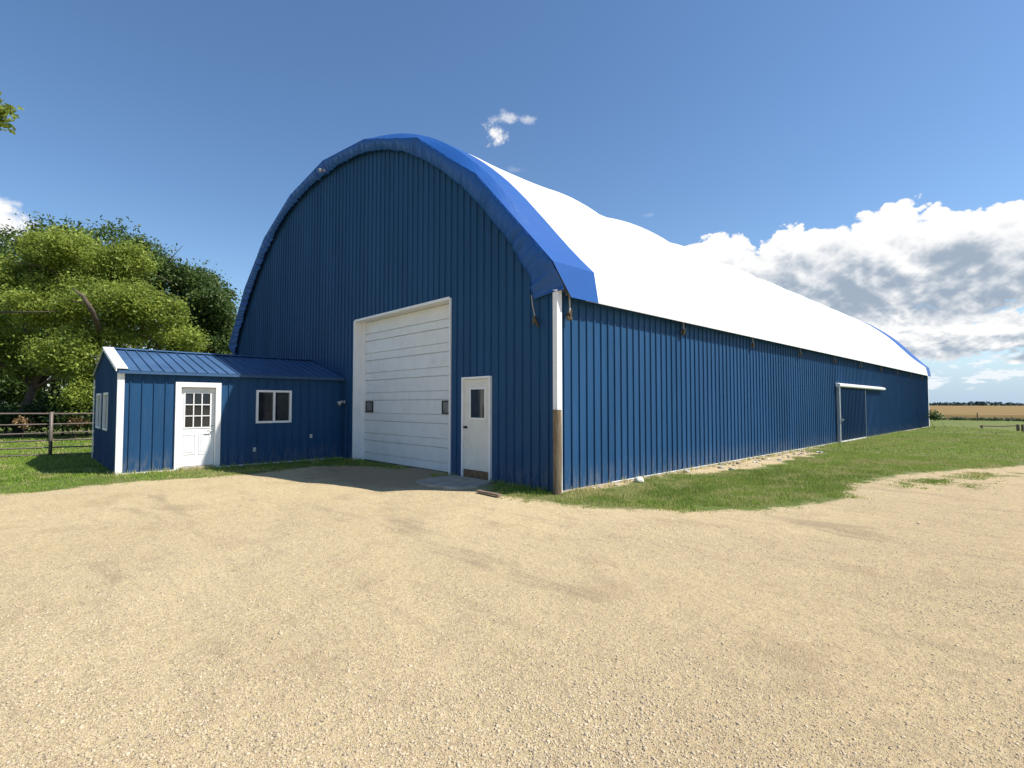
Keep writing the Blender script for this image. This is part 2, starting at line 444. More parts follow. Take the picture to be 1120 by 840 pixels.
# ------------------------------------------------------------------ loose gravel
def stones_mesh(px, py, size, seed, name, mat, sink=.3):
    rng = np.random.default_rng(seed)
    t = (1 + 5 ** .5) / 2
    ico = np.array([(-1, t, 0), (1, t, 0), (-1, -t, 0), (1, -t, 0), (0, -1, t), (0, 1, t), (0, -1, -t), (0, 1, -t), (t, 0, -1), (t, 0, 1), (-t, 0, -1), (-t, 0, 1)]) / math.hypot(1, t)
    fc = np.array([(0, 11, 5), (0, 5, 1), (0, 1, 7), (0, 7, 10), (0, 10, 11), (1, 5, 9), (5, 11, 4), (11, 10, 2), (10, 7, 6), (7, 1, 8), (3, 9, 4), (3, 4, 2), (3, 2, 6), (3, 6, 8), (3, 8, 9), (4, 9, 5), (2, 4, 11), (6, 2, 10), (8, 6, 7), (9, 8, 1)])
    n = len(px)
    S = ico[None] * (1 + (rng.random((n, 12, 1)) - .5) * .55)
    sc = np.stack([rng.uniform(.7, 1.35, n), rng.uniform(.55, 1.0, n), rng.uniform(.4, .8, n)], -1)
    S = S * sc[:, None, :] * size[:, None, None]
    a = rng.random(n) * 2 * np.pi; ca, sa = np.cos(a)[:, None], np.sin(a)[:, None]
    X = S[..., 0] * ca - S[..., 1] * sa; Y = S[..., 0] * sa + S[..., 1] * ca
    tilt = rng.normal(0, .3, n)[:, None]
    Z = S[..., 2] + X * np.sin(tilt)
    gz_ = ground_z(px, py)
    Vv = np.stack([X + px[:, None], Y + py[:, None], Z + (gz_ + size * (.32 - sink))[:, None]], -1).reshape(-1, 3)
    Ff = (fc[None] + (np.arange(n) * 12)[:, None, None]).reshape(-1, 3)
    var = np.repeat(rng.random(n), 12)
    return np_mesh(name, Vv, Ff, mat, attr={'var': ('POINT', var)})

def stone_mat():
    m = bpy.data.materials.new('loose_gravel'); nt = NT(m)
    a = nt.n('ShaderNodeAttribute', attribute_name='var').outputs['Fac']
    cr = nt.n('ShaderNodeValToRGB'); e = cr.color_ramp; nt.l(a, cr.inputs[0])
    e.elements[0].position = 0; e.elements[0].color = (.17, .14, .11, 1)
    e.elements[1].position = 1; e.elements[1].color = (.62, .54, .37, 1)
    for ps, cc in ((.08, (.27, .21, .15)), (.2, (.44, .35, .235)), (.55, (.52, .42, .28)), (.8, (.57, .47, .31)), (.92, (.46, .34, .20))):
        q = e.elements.new(ps); q.color = (*cc, 1)
    p = pos(nt); n = nt.noise(p, 90, 4, .6)
    c = nt.mix(.35, cr.outputs[0], nt.mix(n, (.3, .25, .17), (.6, .5, .36)))
    nt.out(nt.bsdf(c, .9, 0, n, .4, .003, .25).outputs[0])
    return m
CAMX, CAMY, CAMZ = 6.2334, -7.0830, 1.6
N = 260000
# spread through the camera's side of the yard, denser close by
th = np.radians(-46.3) + (RNG.random(N) - .5) * np.radians(104)
rr = 1.2 * (15 / 1.2) ** RNG.random(N)
sx_ = CAMX + np.sin(th) * rr; sy_ = CAMY + np.cos(th) * rr
ls = lawn_sd(sx_, sy_)
cv = .5 + .5 * np.tanh((vnoise(sx_, sy_, .45, 5) + .5 * vnoise(sx_, sy_, 1.1, 6) - .75) * 5)
for (cx_, cy_, r_) in ((6.0, -1.0, 1.6), (4.6, -5.0, 1.6), (3.5, -6.8, 1.4), (6.9, -3.6, 1.4)):
    cv = np.maximum(cv, np.exp(-((sx_ - cx_) ** 2 + (sy_ - cy_) ** 2) / r_ ** 2))
inside = ((sx_ < 0) & (sy_ > -.02)) | ((sx_ < -8.38) & (sy_ > -5.5)) | ((sx_ < -1.45) & (sx_ > -2.95) & (sy_ > -1.25))
keep = (ls < RNG.normal(-.05, .12, N)) & ~inside & (RNG.random(N) < .25 + .75 * cv)
sx_, sy_, cv, rr = sx_[keep], sy_[keep], cv[keep], rr[keep]
size = np.exp(RNG.normal(math.log(.0026), .48, len(sx_))) * (1 + .55 * cv)
big = RNG.random(len(sx_)) < .002
size = np.where(big, size * 2.0, np.minimum(size, .012))
gs = stones_mesh(sx_, sy_, size, 3, 'gravel_stones', stone_mat())
tag(gs, 'loose tan and grey gravel stones strewn over the yard', kind='stuff')

# ------------------------------------------------------------------ grass blades
def blades(name, px, py, h, w, seed, mat, lean=.45):
    rng = np.random.default_rng(seed); n = len(px)
    a = rng.random(n) * 2 * np.pi; b = rng.random(n) * 2 * np.pi
    l = rng.random(n) * lean * h
    z0 = ground_z(px, py) - .004
    P0 = np.stack([px - np.cos(a) * w / 2, py - np.sin(a) * w / 2, z0], -1)
    P1 = np.stack([px + np.cos(a) * w / 2, py + np.sin(a) * w / 2, z0], -1)
    mx_ = px + np.cos(b) * l * .35; my_ = py + np.sin(b) * l * .35
    P2 = np.stack([mx_ + np.cos(a) * w * .38, my_ + np.sin(a) * w * .38, z0 + h * .6], -1)
    P3 = np.stack([mx_ - np.cos(a) * w * .38, my_ - np.sin(a) * w * .38, z0 + h * .6], -1)
    P4 = np.stack([px + np.cos(b) * l, py + np.sin(b) * l, z0 + h], -1)
    Vv = np.stack([P0, P1, P2, P3, P4], 1).reshape(-1, 3)
    o = (np.arange(n) * 5)[:, None, None]
    T = np.array([(0, 1, 2), (0, 2, 3), (3, 2, 4)])
    Ff = (T[None] + o).reshape(-1, 3)
    clump = vnoise(px, py, 1.3, 8); fine = vnoise(px, py, 5.0, 9)
    var = np.clip(.12 + .55 * (clump * .6 + fine * .4) + rng.normal(0, .13, n), 0, .99)
    dryp = (vnoise(px, py, .9, 12) * .5 + vnoise(px, py, 2.6, 13) * .5)
    wallr = np.where((px > 0) & (py > -1) & (py < 13), np.exp(-np.maximum(px - .1, 0) / .55), 0)
    var = np.clip(var + .22 * sstep(py, 4, 12) * (px > -1), 0, .99)
    isdry = rng.random(n) < sstep(dryp, .5, .75) * .7 + wallr * .45 + .05
    var = np.where(isdry, np.maximum(var, .93 + rng.random(n) * .07), np.minimum(var, .78))
    return np_mesh(name, Vv, Ff, mat, attr={'var': ('POINT', np.repeat(var, 5))})
gxs, gys, gh, gw = [], [], [], []
def scatter(n, x0, x1, y0, y1, h, w, thr=-.05):
    x = RNG.uniform(x0, x1, n); y = RNG.uniform(y0, y1, n)
    s = lawn_sd(x, y) + (vnoise(x, y, 2.3, 4) - .5) * .55 + (vnoise(x, y, 9, 7) - .5) * .40
    inb = ((x < .03) & (x > -19.4) & (y > -.03) & (y < 39.6)) | ((x < -8.39) & (x > -13.35) & (y > -5.4) & (y < .1))
    # bare strip of rubble along the side wall
    bare = np.exp(-((x - .3) / .35) ** 2) * (sstep(y, 5.0, 6.6) * (1 - sstep(y, 12.0, 13.4)) * .92 + .45 * (y > 1.2) * (y < 13))
    dens = (.25 + .75 * sstep(s, -.05, .5)) * (.35 + .65 * sstep(vnoise(x, y, 3.1, 51) * .6 + vnoise(x, y, 7.3, 52) * .4, .25, .5))
    k = (s > thr) & ~inb & (RNG.random(n) > bare) & (RNG.random(n) < dens)
    x, y = x[k], y[k]; s = s[k]
    gxs.append(x); gys.append(y)
    hh = .66 * h * (.55 + .8 * RNG.random(len(x))) * (.6 + .8 * vnoise(x, y, 1.7, 14))
    gh.append(hh * (.45 + .55 * sstep(s, 0, .35))); gw.append(np.full(len(x), w) * (.7 + .6 * RNG.random(len(x))))
scatter(120000, -1.7, 4.2, -1.3, 4.5, .075, .008)
scatter(110000, .0, 5.5, 4.5, 13, .065, .013)
scatter(85000, .0, 14, 13, 30, .075, .02)
scatter(38000, -1, 22, 30, 62, .09, .04)
scatter(60000, -9.5, -2.2, -8.2, 0.0, .06, .012)
scatter(70000, -16, -8.5, -13, -3.0, .07, .018)
scatter(45000, -27, -13, -16, 2, .10, .03)
# taller tufts hard against walls, posts and door jambs
def tufts(pts, n, spread, h, w):
    for (x, y) in pts:
        a = RNG.normal(x, spread, n); b = RNG.normal(y, spread, n)
        k = ~(((a < .03) & (b > -.03)) | ((a < -8.39) & (b > -5.4) & (b < 0)))
        gxs.append(a[k]); gys.append(b[k]); gh.append(h * (.4 + RNG.random(k.sum()))); gw.append(np.full(k.sum(), w))
tufts([(.12 + .1 * random.random(), y) for y in np.arange(.3, 30, .55)], 34, .07, .11, .009)
tufts([(x, -.1) for x in np.arange(-1.6, 0, .16)], 60, .07, .10, .008)
tufts([(x, -.12) for x in np.arange(-7.6, -6.9, .2)] + [(-5.0, -.1), (-3.1, -.15), (-2.85, -.2), (-3.3, -.3)], 60, .09, .09, .009)
tufts([(-8.25, y) for y in np.arange(-5.4, -.1, .3)], 55, .08, .10, .010)
gxs, gys, gh, gw = map(np.concatenate, (gxs, gys, gh, gw))
gr = blades('grass', gxs, gys, gh, gw, 5, M['grass'])
tag(gr, 'short mown green grass with dry straw patches', kind='stuff')

# ------------------------------------------------------------------ ribbed wall sheets
RP = .2286
RIB = [(.000, 0), (.062, 0), (.068, .002), (.079, .002), (.085, 0), (.116, 0), (.122, .002), (.133, .002), (.139, 0), (.188, 0), (.193, .028), (.212, .028), (.2180, 0)]
def ribbed(mb, p0, d, n, length, zlo, zhi, opens=(), s_start=0.0, extra=(), prof=RIB, pitch=RP):
    p0 = Vector(p0); d = Vector(d); n = Vector(n)
    pts = []
    k = math.floor(s_start / pitch) - 1
    while k * pitch < length + s_start + pitch:
        for (o, h) in prof: pts.append((k * pitch + o - s_start, h))
        k += 1
    pts = sorted(pts)
    def hat(s):
        for (a, ha), (b, hb) in zip(pts, pts[1:]):
            if a <= s <= b: return ha + (hb - ha) * (s - a) / max(b - a, 1e-9)
        return 0
    brk = [0.0, length] + [o[0] for o in opens] + [o[1] for o in opens] + list(extra)
    use = [q for q in pts if 0 < q[0] < length and min(abs(q[0] - b) for b in brk) > 1e-3]
    use += [(b, hat(b)) for b in set(brk)]
    use.sort()
    for (a, ha), (b, hb) in zip(use, use[1:]):
        mid = (a + b) / 2
        cuts = [(o[2], o[3]) for o in opens if o[0] - 1e-6 <= mid <= o[1] + 1e-6]
        segs = []; z = zlo
        for c0, c1 in sorted(cuts):
            if c0 > z: segs.append((z, c0))
            z = c1
        segs.append((z, None))
        for z0, z1 in segs:
            za = zhi(a) if z1 is None else z1; zb = zhi(b) if z1 is None else z1
            if min(za, zb) <= z0: continue
            A = p0 + d * a + n * ha; B = p0 + d * b + n * hb
            mb.add([(A.x, A.y, z0), (B.x, B.y, z0), (B.x, B.y, zb), (A.x, A.y, za)], [(0, 1, 2, 3)])
    return mb

# ------------------------------------------------------------------ the barn
CX, HW, LEN = -9.6, 9.6, 39.5
EAVE = 3.53
# roof section as offset from the centre line and height
POLY = [(9.80, EAVE), (9.70, 4.14), (7.62, 6.50), (5.38, 8.12), (2.72, 9.08), (0, 9.40)]
POLY = [(d, z) for d, z in POLY] + [(-d, z) for d, z in POLY[-2::-1]]
def catmull(P, n, i0=1, i1=None):
    out = []
    i1 = len(P) - 2 if i1 is None else i1
    for i in range(i0, i1):
        p0 = P[i - 1] if i > i0 else (2 * P[i][0] - P[i + 1][0] + .55 * (1 if P[i][0] > 0 else -1), 2 * P[i][1] - P[i + 1][1])
        p3 = P[i + 2] if i + 2 <= i1 else (2 * P[i + 1][0] - P[i][0] + .55 * (1 if P[i + 1][0] > 0 else -1), 2 * P[i + 1][1] - P[i][1])
        p1, p2 = P[i], P[i + 1]
        for k in range(n):
            t = k / n
            out.append(tuple(.5 * (2 * p1[c] + (p2[c] - p0[c]) * t + (2 * p0[c] - 5 * p1[c] + 4 * p2[c] - p3[c]) * t * t + (3 * p1[c] - p0[c] - 3 * p2[c] + p3[c]) * t ** 3) for c in (0, 1)))
    out.append(P[i1])
    return out
ARC = [POLY[0], (9.797, EAVE + .02), (9.755, 3.80)] + catmull(POLY, 8) + [(-9.755, 3.80), (-9.797, EAVE + .02), POLY[-1]]
ARC = np.array(ARC)
PIN = [tuple(ARC[i]) for i in range(3)]
for (a, b) in zip(POLY[1:-2], POLY[2:-1]):
    PIN += [(a[0] + (b[0] - a[0]) * k / 8, a[1] + (b[1] - a[1]) * k / 8) for k in range(8)]
PIN = np.array(PIN + [POLY[-2]] + [tuple(ARC[i]) for i in (-3, -2, -1)])
def arc_z(d):
    xs = PIN[3:-3][::-1, 0]; zs = PIN[3:-3][::-1, 1]
    return float(np.interp(d, xs, zs))
TRUSS = [.95, 4.5, 8.65, 12.77, 16.9, 21.0, 25.0, 29.0, 33.0, 36.8, 39.3]
SAG = .165
def sag_at(y):
    for a, b in zip(TRUSS, TRUSS[1:]):
        if a <= y <= b:
            t = (y - a) / (b - a)
            return (4 * t * (1 - t)) ** .8 * (.30 if a < 2 else (.85 if a < 5 else 1.0))
    return 0.0
# inward direction at each section point
tan = np.gradient(ARC, axis=0); nrm = np.stack([-tan[:, 1], tan[:, 0]], -1); nrm /= np.linalg.norm(nrm, axis=1)[:, None] + 1e-9
inw = np.where((nrm @ np.array([0, 1]) > 0)[:, None], -nrm, nrm)
cen = np.array([0, 4.0]) - ARC; flip = (inw * cen).sum(1) < 0; inw[flip] *= -1
wgt = np.clip((ARC[:, 1] - 4.0) / 1.6, 0, 1) ** .8
def roof_pt(i, y, off=0.0):
    q = ARC[i] + inw[i] * (SAG * sag_at(y) * wgt[i] - off)
    return (CX + q[0], y, q[1])

barn = empty('fabric_barn', (CX, LEN / 2, 0))
tag(barn, 'long arched blue steel barn with a white fabric roof', 'barn')
def bput(o):      # children keep world coordinates
    o.parent = barn; o.location = (-CX, -LEN / 2, 0); return o
def bb(mb, name, mat, **k): return bput(mb.build(name, mat, None, **k))

# white roof cover
ys = []
for a, b in zip([.6] + TRUSS[1:], TRUSS[1:]): ys += list(np.linspace(a, b, 13))[:-1]
ys.append(LEN + .05)
mb = MB(); nA = len(ARC)
for y in ys:
    for i in range(nA): mb.v.append(roof_pt(i, min(y, 39.3)) [:1] + (y,) + roof_pt(i, min(y, 39.3))[2:])
for j in range(len(ys) - 1):
    for i in range(nA - 1):
        a = j * nA + i; mb.f.append((a, a + 1, a + nA + 1, a + nA))
roof = bb(mb, 'roof_cover', M['roof_white'], smooth=True)
sol = roof.modifiers.new('solid', 'SOLIDIFY'); sol.thickness = .006; sol.offset = -1
# blue end bands: near and far
FRONT = -.24
def front_y(z):      # the band is cut back on the slant at the eave corner
    return FRONT + (.40 * (1 - (z - EAVE) / .62) if z < EAVE + .62 else 0)
mb = MB(); rows = [-.24, -.17, -.05, .12, .3, .6, .9, 1.15]
for y in rows:
    for i in range(nA):
        f = 1 - min(max((y - FRONT) / .34, 0), 1)
        q = ARC[i] * (1 - f) + PIN[i] * f
        q = q + inw[i] * (SAG * sag_at(max(y, .18)) * wgt[i] - .014 + .11 * f * min(1, max(0, (PIN[i][1] - 4.2) / 2.5)))
        if abs(ARC[i][0]) > 9.70: q = q + np.array([.0, 0])
        fy_ = front_y(PIN[i][1]); re_ = .97 - .30 * min(1, max(0, (PIN[i][1] - 4.2) / 2.0)); y2 = fy_ + (y - FRONT) * (re_ - fy_) / (1.15 - FRONT)
        mb.v.append((CX + q[0], y2, q[1]))
for j in range(len(rows) - 1):
    for i in range(nA - 1):
        a = j * nA + i; mb.f.append((a, a + 1, a + nA + 1, a + nA))
band = bb(mb, 'end_band', M['tarp_blue'], smooth=False)
band['label'] = 'bright blue fabric band over the front end of the arch'
so = band.modifiers.new('solid', 'SOLIDIFY'); so.thickness = .005; so.offset = -1
mb = MB()
for y in (38.35, 38.9, 39.3, 39.62):
    for i in range(nA):
        q = roof_pt(i, min(y, 39.3), .014); mb.v.append((q[0], y, q[2]))
for j in range(3):
    for i in range(nA - 1):
        a = j * nA + i; mb.f.append((a, a + 1, a + nA + 1, a + nA))
fb = bb(mb, 'end_band', M['tarp_blue'], smooth=True); fb['label'] = 'blue fabric band over the far end of the arch'
# gathered hem pulled back against the end wall
HIN = [(9.10, 3.56), (9.02, 4.0), (8.42, 4.85), (7.52, 5.82), (6.95, 6.36), (6.28, 6.90), (5.52, 7.44), (4.58, 7.98), (3.53, 8.42), (2.36, 8.72), (1.04, 8.88), (0, 8.90)]
HIN = np.array(HIN + [(-d, z) for d, z in HIN[-2::-1]])
hl = np.concatenate([[0], np.cumsum(np.hypot(*np.diff(HIN, axis=0).T))]); hl /= hl[-1]
OUTP = np.array([(9.76, 3.66)] + POLY[1:-1] + [(-9.76, 3.66)])
ol = np.concatenate([[0], np.cumsum(np.hypot(*np.diff(OUTP, axis=0).T))]); ol /= ol[-1]
NH, NR = 900, 12
def hwave(t):
    s = t * 27.0
    a = 1 - abs(mnoise.noise(Vector((s * 2.6, 0, 0)))) * 2.2
    b = 1 - abs(mnoise.noise(Vector((s * 5.5, 5, 0)))) * 2.2
    return (a * .9 + b * .6 + mnoise.noise(Vector((s * 13, 9, 0))) * .4) * .55
mb = MB()
for i in range(NH + 1):
    t = i / NH
    o = np.array([np.interp(t, ol, OUTP[:, 0]), np.interp(t, ol, OUTP[:, 1])])
    pull = .11 * min(1, max(0, (o[1] - 4.2) / 2.5)); oc = np.array([0, 4.0]) - o; o = o + oc / np.linalg.norm(oc) * pull
    ii = np.array([np.interp(t, hl, HIN[:, 0]), np.interp(t, hl, HIN[:, 1])])
    ragged = .035 * mnoise.noise(Vector((t * 60, 3, 1)))
    for r_ in range(NR + 1):
        u = r_ / NR
        skew = .0035 * u * math.sin(t * 7 + 1)
        q = o + (ii - o) * (u * (1 + ragged))
        w = hwave(t + skew + .0015 * u) * .15 * (.10 + u ** .8) * (1.15 - u * .3)
        y_o = max(front_y(o[1]), -.24) - .004; y_o = min(y_o, .02)
        yy = y_o + (-.085 - y_o) * u - w * .75 - .03 * math.sin(u * math.pi)
        mb.v.append((CX + q[0] + w * .25, min(yy, -.034 if CX + q[0] < 0 else 9), q[1]))
for i in range(NH):
    for r_ in range(NR):
        a = i * (NR + 1) + r_; mb.f.append((a, a + 1, a + NR + 2, a + NR + 1))
hem = mb.build('hem', M['tarp_blue'], band, smooth=True)
hem['label'] = 'darker gathered hem under the blue band'
hs = hem.modifiers.new('solid', 'SOLIDIFY'); hs.thickness = .004

# end wall with openings
G0, G1, GZ = 3.17, 7.78, 4.0
D0, D1, DZ = 1.77, 2.72, 2.18
mb = MB()
ribbed(mb, (0, 0, 0), (-1, 0, 0), (0, -1, 0), 19.2, .0, lambda s: arc_z(9.6 - s) - .12, [(G0, G1, 0, GZ), (D0, D1, 0, DZ)])
bb(mb, 'end_wall', M['blue'])
mb = MB()
ribbed(mb, (0, LEN, 0), (-1, 0, 0), (0, 1, 0), 19.2, .0, lambda s: arc_z(9.6 - s) - .12)
bb(mb, 'end_wall', M['blue'])
SD0, SD1, SDZ = 17.35, 21.5, 2.28
mb = MB()
ribbed(mb, (0, 0, 0), (0, 1, 0), (1, 0, 0), LEN, .03, lambda s: 3.66, s_start=-.468 - .199 + RP * 3)
bb(mb, 'side_wall', M['blue'])
mb = MB()
ribbed(mb, (-19.2, 0, 0), (0, 1, 0), (-1, 0, 0), LEN, .03, lambda s: 3.66)
bb(mb, 'side_wall', M['blue'])
# inner dark cheeks so nothing shows through the openings
mb = MB().box(-17.8, -1.2, .36, .40, 0, 4.6)
bb(mb, 'inner_wall', M['blue'])
# base flashing and foundation edge
mb = MB().box(.0, .045, .05, LEN, -.06, .028); bb(mb, 'foundation_edge', M['concrete'])
mb = MB().box(.03, .048, 1.6, SD0 - .2, .03, .042); bb(mb, 'base_flashing', M['white_trim'])
# eave flashing under the cover
mb = MB().box(.035, .075, .2, LEN, 3.60, 3.655); bb(mb, 'eave_pipe', M['galv'])
# corner trims
mb = MB()
mb.box(-.052, .055, -.050, -.032, 0, 3.68).box(.036, .055, -.032, .085, 0, 3.68)
bb(mb, 'corner_trim', M['white_trim'], bevel=.003)
mb = MB().box(-.10, .055, LEN + .03, LEN + .05, 0, 3.5).box(.036, .055, LEN - .12, LEN + .03, 0, 3.5)
bb(mb, 'corner_trim', M['white_trim'])
mb = MB().box(-19.26, -19.05, -.050, -.032, 0, 3.7)
bb(mb, 'corner_trim', M['white_trim'])

# overhead door
JD = .27
mb = MB()
mb.box(-G0 - .03, -G0 + .02, -.036, JD, 0, GZ)                         # near jamb
mb.box(-G1 - .02, -G1 + .03, -.036, JD, 0, GZ)                         # far jamb
mb.box(-G1 + .03, -G0 - .03, -.036, JD, GZ - .03, GZ + .035)           # head
mb.box(-G1 + .03, -G1 + .16, JD - .06, JD, 0, GZ - .03)                # seal strip
bb(mb, 'door_frame', M['white_trim'], bevel=.004)
mb = MB(); nsec = 7; sh = (GZ - .03) / nsec
prof = []
for k in range(nsec):
    z = k * sh + .012
    for (o, h) in ((.0, -.03), (.003, .014), (.193, .014), (.196, -.02), (.210, -.02), (.213, .014), (sh - .020, .014), (sh - .016, -.03)):
        prof.append((z + o, h))
for (z0, h0), (z1, h1) in zip(prof, prof[1:]):
    a = -G1 + .03; b = -G0 - .03; y0 = JD - h0; y1 = JD - h1
    mb.add([(a, y0, z0), (b, y0, z0), (b, y1, z1), (a, y1, z1)], [(0, 1, 2, 3)])
od = bb(mb, 'overhead_door', M['white_door'])
od['label'] = 'tall white sectional overhead door'
MB().box(-G1 + .04, -G0 - .04, JD - .02, JD - .005, 0, .012).build('bottom_seal', M['black'], od)
for (x0, lab) in ((-G1 + .24, 'left'), (-G0 - .66, 'right')):
    w = MB()
    z0, z1, x1 = 1.36, 1.68, x0 + .42
    t = .035; yf0, yf1 = JD - .04, JD - .008
    w.box(x0, x1, yf0, yf1, z0, z0 + t).box(x0, x1, yf0, yf1, z1 - t, z1).box(x0, x0 + t, yf0, yf1, z0 + t, z1 - t).box(x1 - t, x1, yf0, yf1, z0 + t, z1 - t)
    wo = w.build('door_window', M['black'], od)
    MB().box(x0 + t, x1 - t, JD - .028, JD - .02, z0 + t, z1 - t).build('pane', M['glass_dusty'], wo)

# walk-in door
mb = MB()
mb.box(-D1, -D1 + .045, -.055, .10, 0, DZ).box(-D0 - .045, -D0, -.055, .10, 0, DZ).box(-D1 + .045, -D0 - .045, -.055, .10, DZ - .05, DZ)
bb(mb, 'door_frame', M['white_trim'], bevel=.003)
ed = bb(MB().box(-D1 + .05, -D0 - .05, -.012, .035, .20, DZ - .055), 'entry_door', M['cream_door'], bevel=.003)
ed['label'] = 'cream walk-in door with a tall glass pane'
w = MB(); x0, x1, z0, z1, t = -2.47, -1.94, 1.27, 1.95, .04
w.box(x0, x1, -.03, -.0125, z0, z0 + t).box(x0, x1, -.03, -.0125, z1 - t, z1).box(x0, x0 + t, -.03, -.0125, z0 + t, z1 - t).box(x1 - t, x1, -.03, -.0125, z0 + t, z1 - t)
wo = w.build('window', M['white_trim'], ed, bevel=.003)
MB().box(x0 + t, x1 - t, -.02, -.0135, z0 + t, z1 - t).build('pane', M['glass'], ed)
MB().tube([(-2.585, -.012, 1.10), (-2.585, -.045, 1.10), (-2.585, -.05, 1.10), (-2.585, -.085, 1.10)], [.03, .014, .03, .022], 12).build('door_knob', M['dark_metal'], ed, smooth=True)
bb(MB().box(-D1 + .045, -D0 - .045, -.02, .12, 0, .195), 'threshold', M['threshold'])

# tie-down straps and ratchets along the side eave
def strap(y, ztop, zbot, x=.085, big=1.0, col='webbing'):
    s = MB().bar((x, y, ztop), (x + .012, y + .015, zbot + .1), .045, .006, up=(1, 0, 0))
    so_ = bb(s, 'tie_strap', M[col])
    r = MB()
    r.box(x - .02, x + .02, y - .035 * big, y - .02 * big, zbot, zbot + .14 * big).box(x - .02, x + .02, y + .02 * big, y + .035 * big, zbot, zbot + .14 * big)
    r.tube([(x, y - .05 * big, zbot + .05), (x, y + .05 * big, zbot + .05)], .018 * big, 8)
    r.bar((x + .02, y, zbot + .02), (x + .05, y, zbot + .15 * big), .04 * big, .008, up=(1, 0, 0))
    r.build('ratchet', M['brass_rust'], so_)
    # bracket arm on the wall
    MB().box(.03, x - .02, y - .02, y + .02, zbot + .04, zbot + .09).build('bracket', M['galv'], so_)
    return so_
strap(.24, 3.66, 3.13, .10, 1.25)
for y in TRUSS[1:-1]:
    strap(y, 3.72, 3.26)
# slack strap hanging at the end wall
s = MB().tube([(-.57, -.07, 3.66), (-.52, -.09, 3.45), (-.46, -.085, 3.22)], .011, 6)
so_ = bb(s, 'tie_strap', M['webbing'])
MB().box(-.50, -.45, -.11, -.06, 3.10, 3.24).bar((-.44, -.10, 3.20), (-.36, -.09, 3.02), .05, .02).tube([(-.53, -.085, 3.16), (-.42, -.085, 3.16)], .022, 8).build('ratchet', M['brass_rust'], so_)

# sliding door on the side wall
sl = empty('sliding_door', (0, 0, 0)); sl.parent = barn; sl.location = (-CX, -LEN / 2, 0)
sl['label'] = 'blue sliding door under a white track cover'
mb = MB(); ribbed(mb, (.10, SD0, 0), (0, 1, 0), (1, 0, 0), SD1 - SD0, .08, lambda s: SDZ - .05)
mb.box(.06, .10, SD0, SD1, .08, SDZ - .05)
mb.build('door_panel', M['blue'], sl)
MB().box(.035, .15, SD0 - .13, SD0, .0, SDZ + .02).build('door_post', M['galv'], sl, bevel=.004)
MB().box(.10, .13, SD1, SD1 + .03, .04, SDZ - .05).build('edge_trim', M['galv'], sl)
MB().box(.06, .135, SD0, SD1, .03, .08).build('bottom_rail', M['white_trim'], sl)
tr = MB(); y0, y1 = SD0 - .2, 25.3
tr.add([(.035, y0, SDZ + .02), (.16, y0, SDZ + .02), (.20, y0, SDZ + .06), (.20, y0, SDZ + .14), (.035, y0, SDZ + .19),
        (.035, y1, SDZ + .02), (.16, y1, SDZ + .02), (.20, y1, SDZ + .06), (.20, y1, SDZ + .14), (.035, y1, SDZ + .19)],
       [(0, 1, 2, 3, 4), (9, 8, 7, 6, 5), (0, 5, 6, 1), (1, 6, 7, 2), (2, 7, 8, 3), (3, 8, 9, 4)])
tr.build('track_cover', M['white_trim'], sl)
MB().box(.17, .20, SD0 - .10, SD0 - .06, .85, 1.05).tube([(.19, SD0 - .08, .95), (.24, SD0 + .06, .95)], .018, 8).build('handle', M['nickel'], sl)

# lamps on the end wall
def lamp(x, z, y=-.05, s=1.0, lab=None):
    l = bb(MB().box(x - .04 * s, x + .04 * s, y - .02, y + .02, z - .05 * s, z + .05 * s), 'wall_lamp', M['plastic_grey'], bevel=.004)
    MB().tube([(x, y - .02, z), (x, y - .09 * s, z + .01), (x, y - .14 * s, z - .03 * s), (x, y - .2 * s, z - .06 * s)], [.03 * s, .04 * s, .065 * s, .085 * s], 12).build('lamp_head', M['plastic_grey'], l, smooth=True)
    if lab: l['label'] = lab
    return l
lamp(-8.30, 1.66, -.05, .9, 'small grey lamp beside the overhead door')
lamp(-9.40, 8.91, -.27, .75, 'flood lamp high under the blue hem')
bb(MB().tube([(-8.16, -.045, 1.6), (-8.16, -.045, .02)], .012, 8), 'conduit', M['blue_roof'])

# ------------------------------------------------------------------ weathered post at the corner
po = MB()
nz = 15; nseg = 18
for k in range(nz):
    z = -.15 + k * (1.50 + .15) / (nz - 1)
    for j in range(nseg):
        a = 2 * math.pi * j / nseg
        r_ = .080 * (1 + .05 * mnoise.noise(Vector((math.cos(a) * 2, math.sin(a) * 2, z * .8))) - .03 * (z / 1.5))
        po.v.append((.115 + r_ * math.cos(a) + .006 * math.sin(z * 2), -.125 + r_ * math.sin(a), z))
for k in range(nz - 1):
    for j in range(nseg):
        j2 = (j + 1) % nseg; po.f.append((k * nseg + j, k * nseg + j2, (k + 1) * nseg + j2, (k + 1) * nseg + j))
po.f.append(tuple((nz - 1) * nseg + j for j in range(nseg)))
tag(po.build('wooden_post', M['wood'], smooth=False), 'short weathered round wooden post against the white corner trim', 'post')

# ------------------------------------------------------------------ slab and plank
sb = MB(); pts = [(-2.95, -.06), (-1.62, -.06), (-1.42, -.7), (-1.55, -1.12), (-2.2, -1.28), (-2.75, -1.2), (-2.98, -.8)]
n = len(pts)
sb.add([(x, y, -.06) for x, y in pts] + [(x, y, .045) for x, y in pts], [tuple(range(n, 2 * n)), tuple(range(n))[::-1]] + [(i, (i + 1) % n, n + (i + 1) % n, n + i) for i in range(n)])
tag(sb.build('concrete_slab', M['concrete'], bevel=.01), 'worn grey concrete slab in front of the walk-in door', 'slab')
pk = MB().bar((-1.05, -.98, .03), (-.42, -1.0, .028), .09, .03)
tag(pk.build('plank', M['rustpost'], bevel=.004), 'short weathered plank lying at the grass edge near the corner post', 'plank')

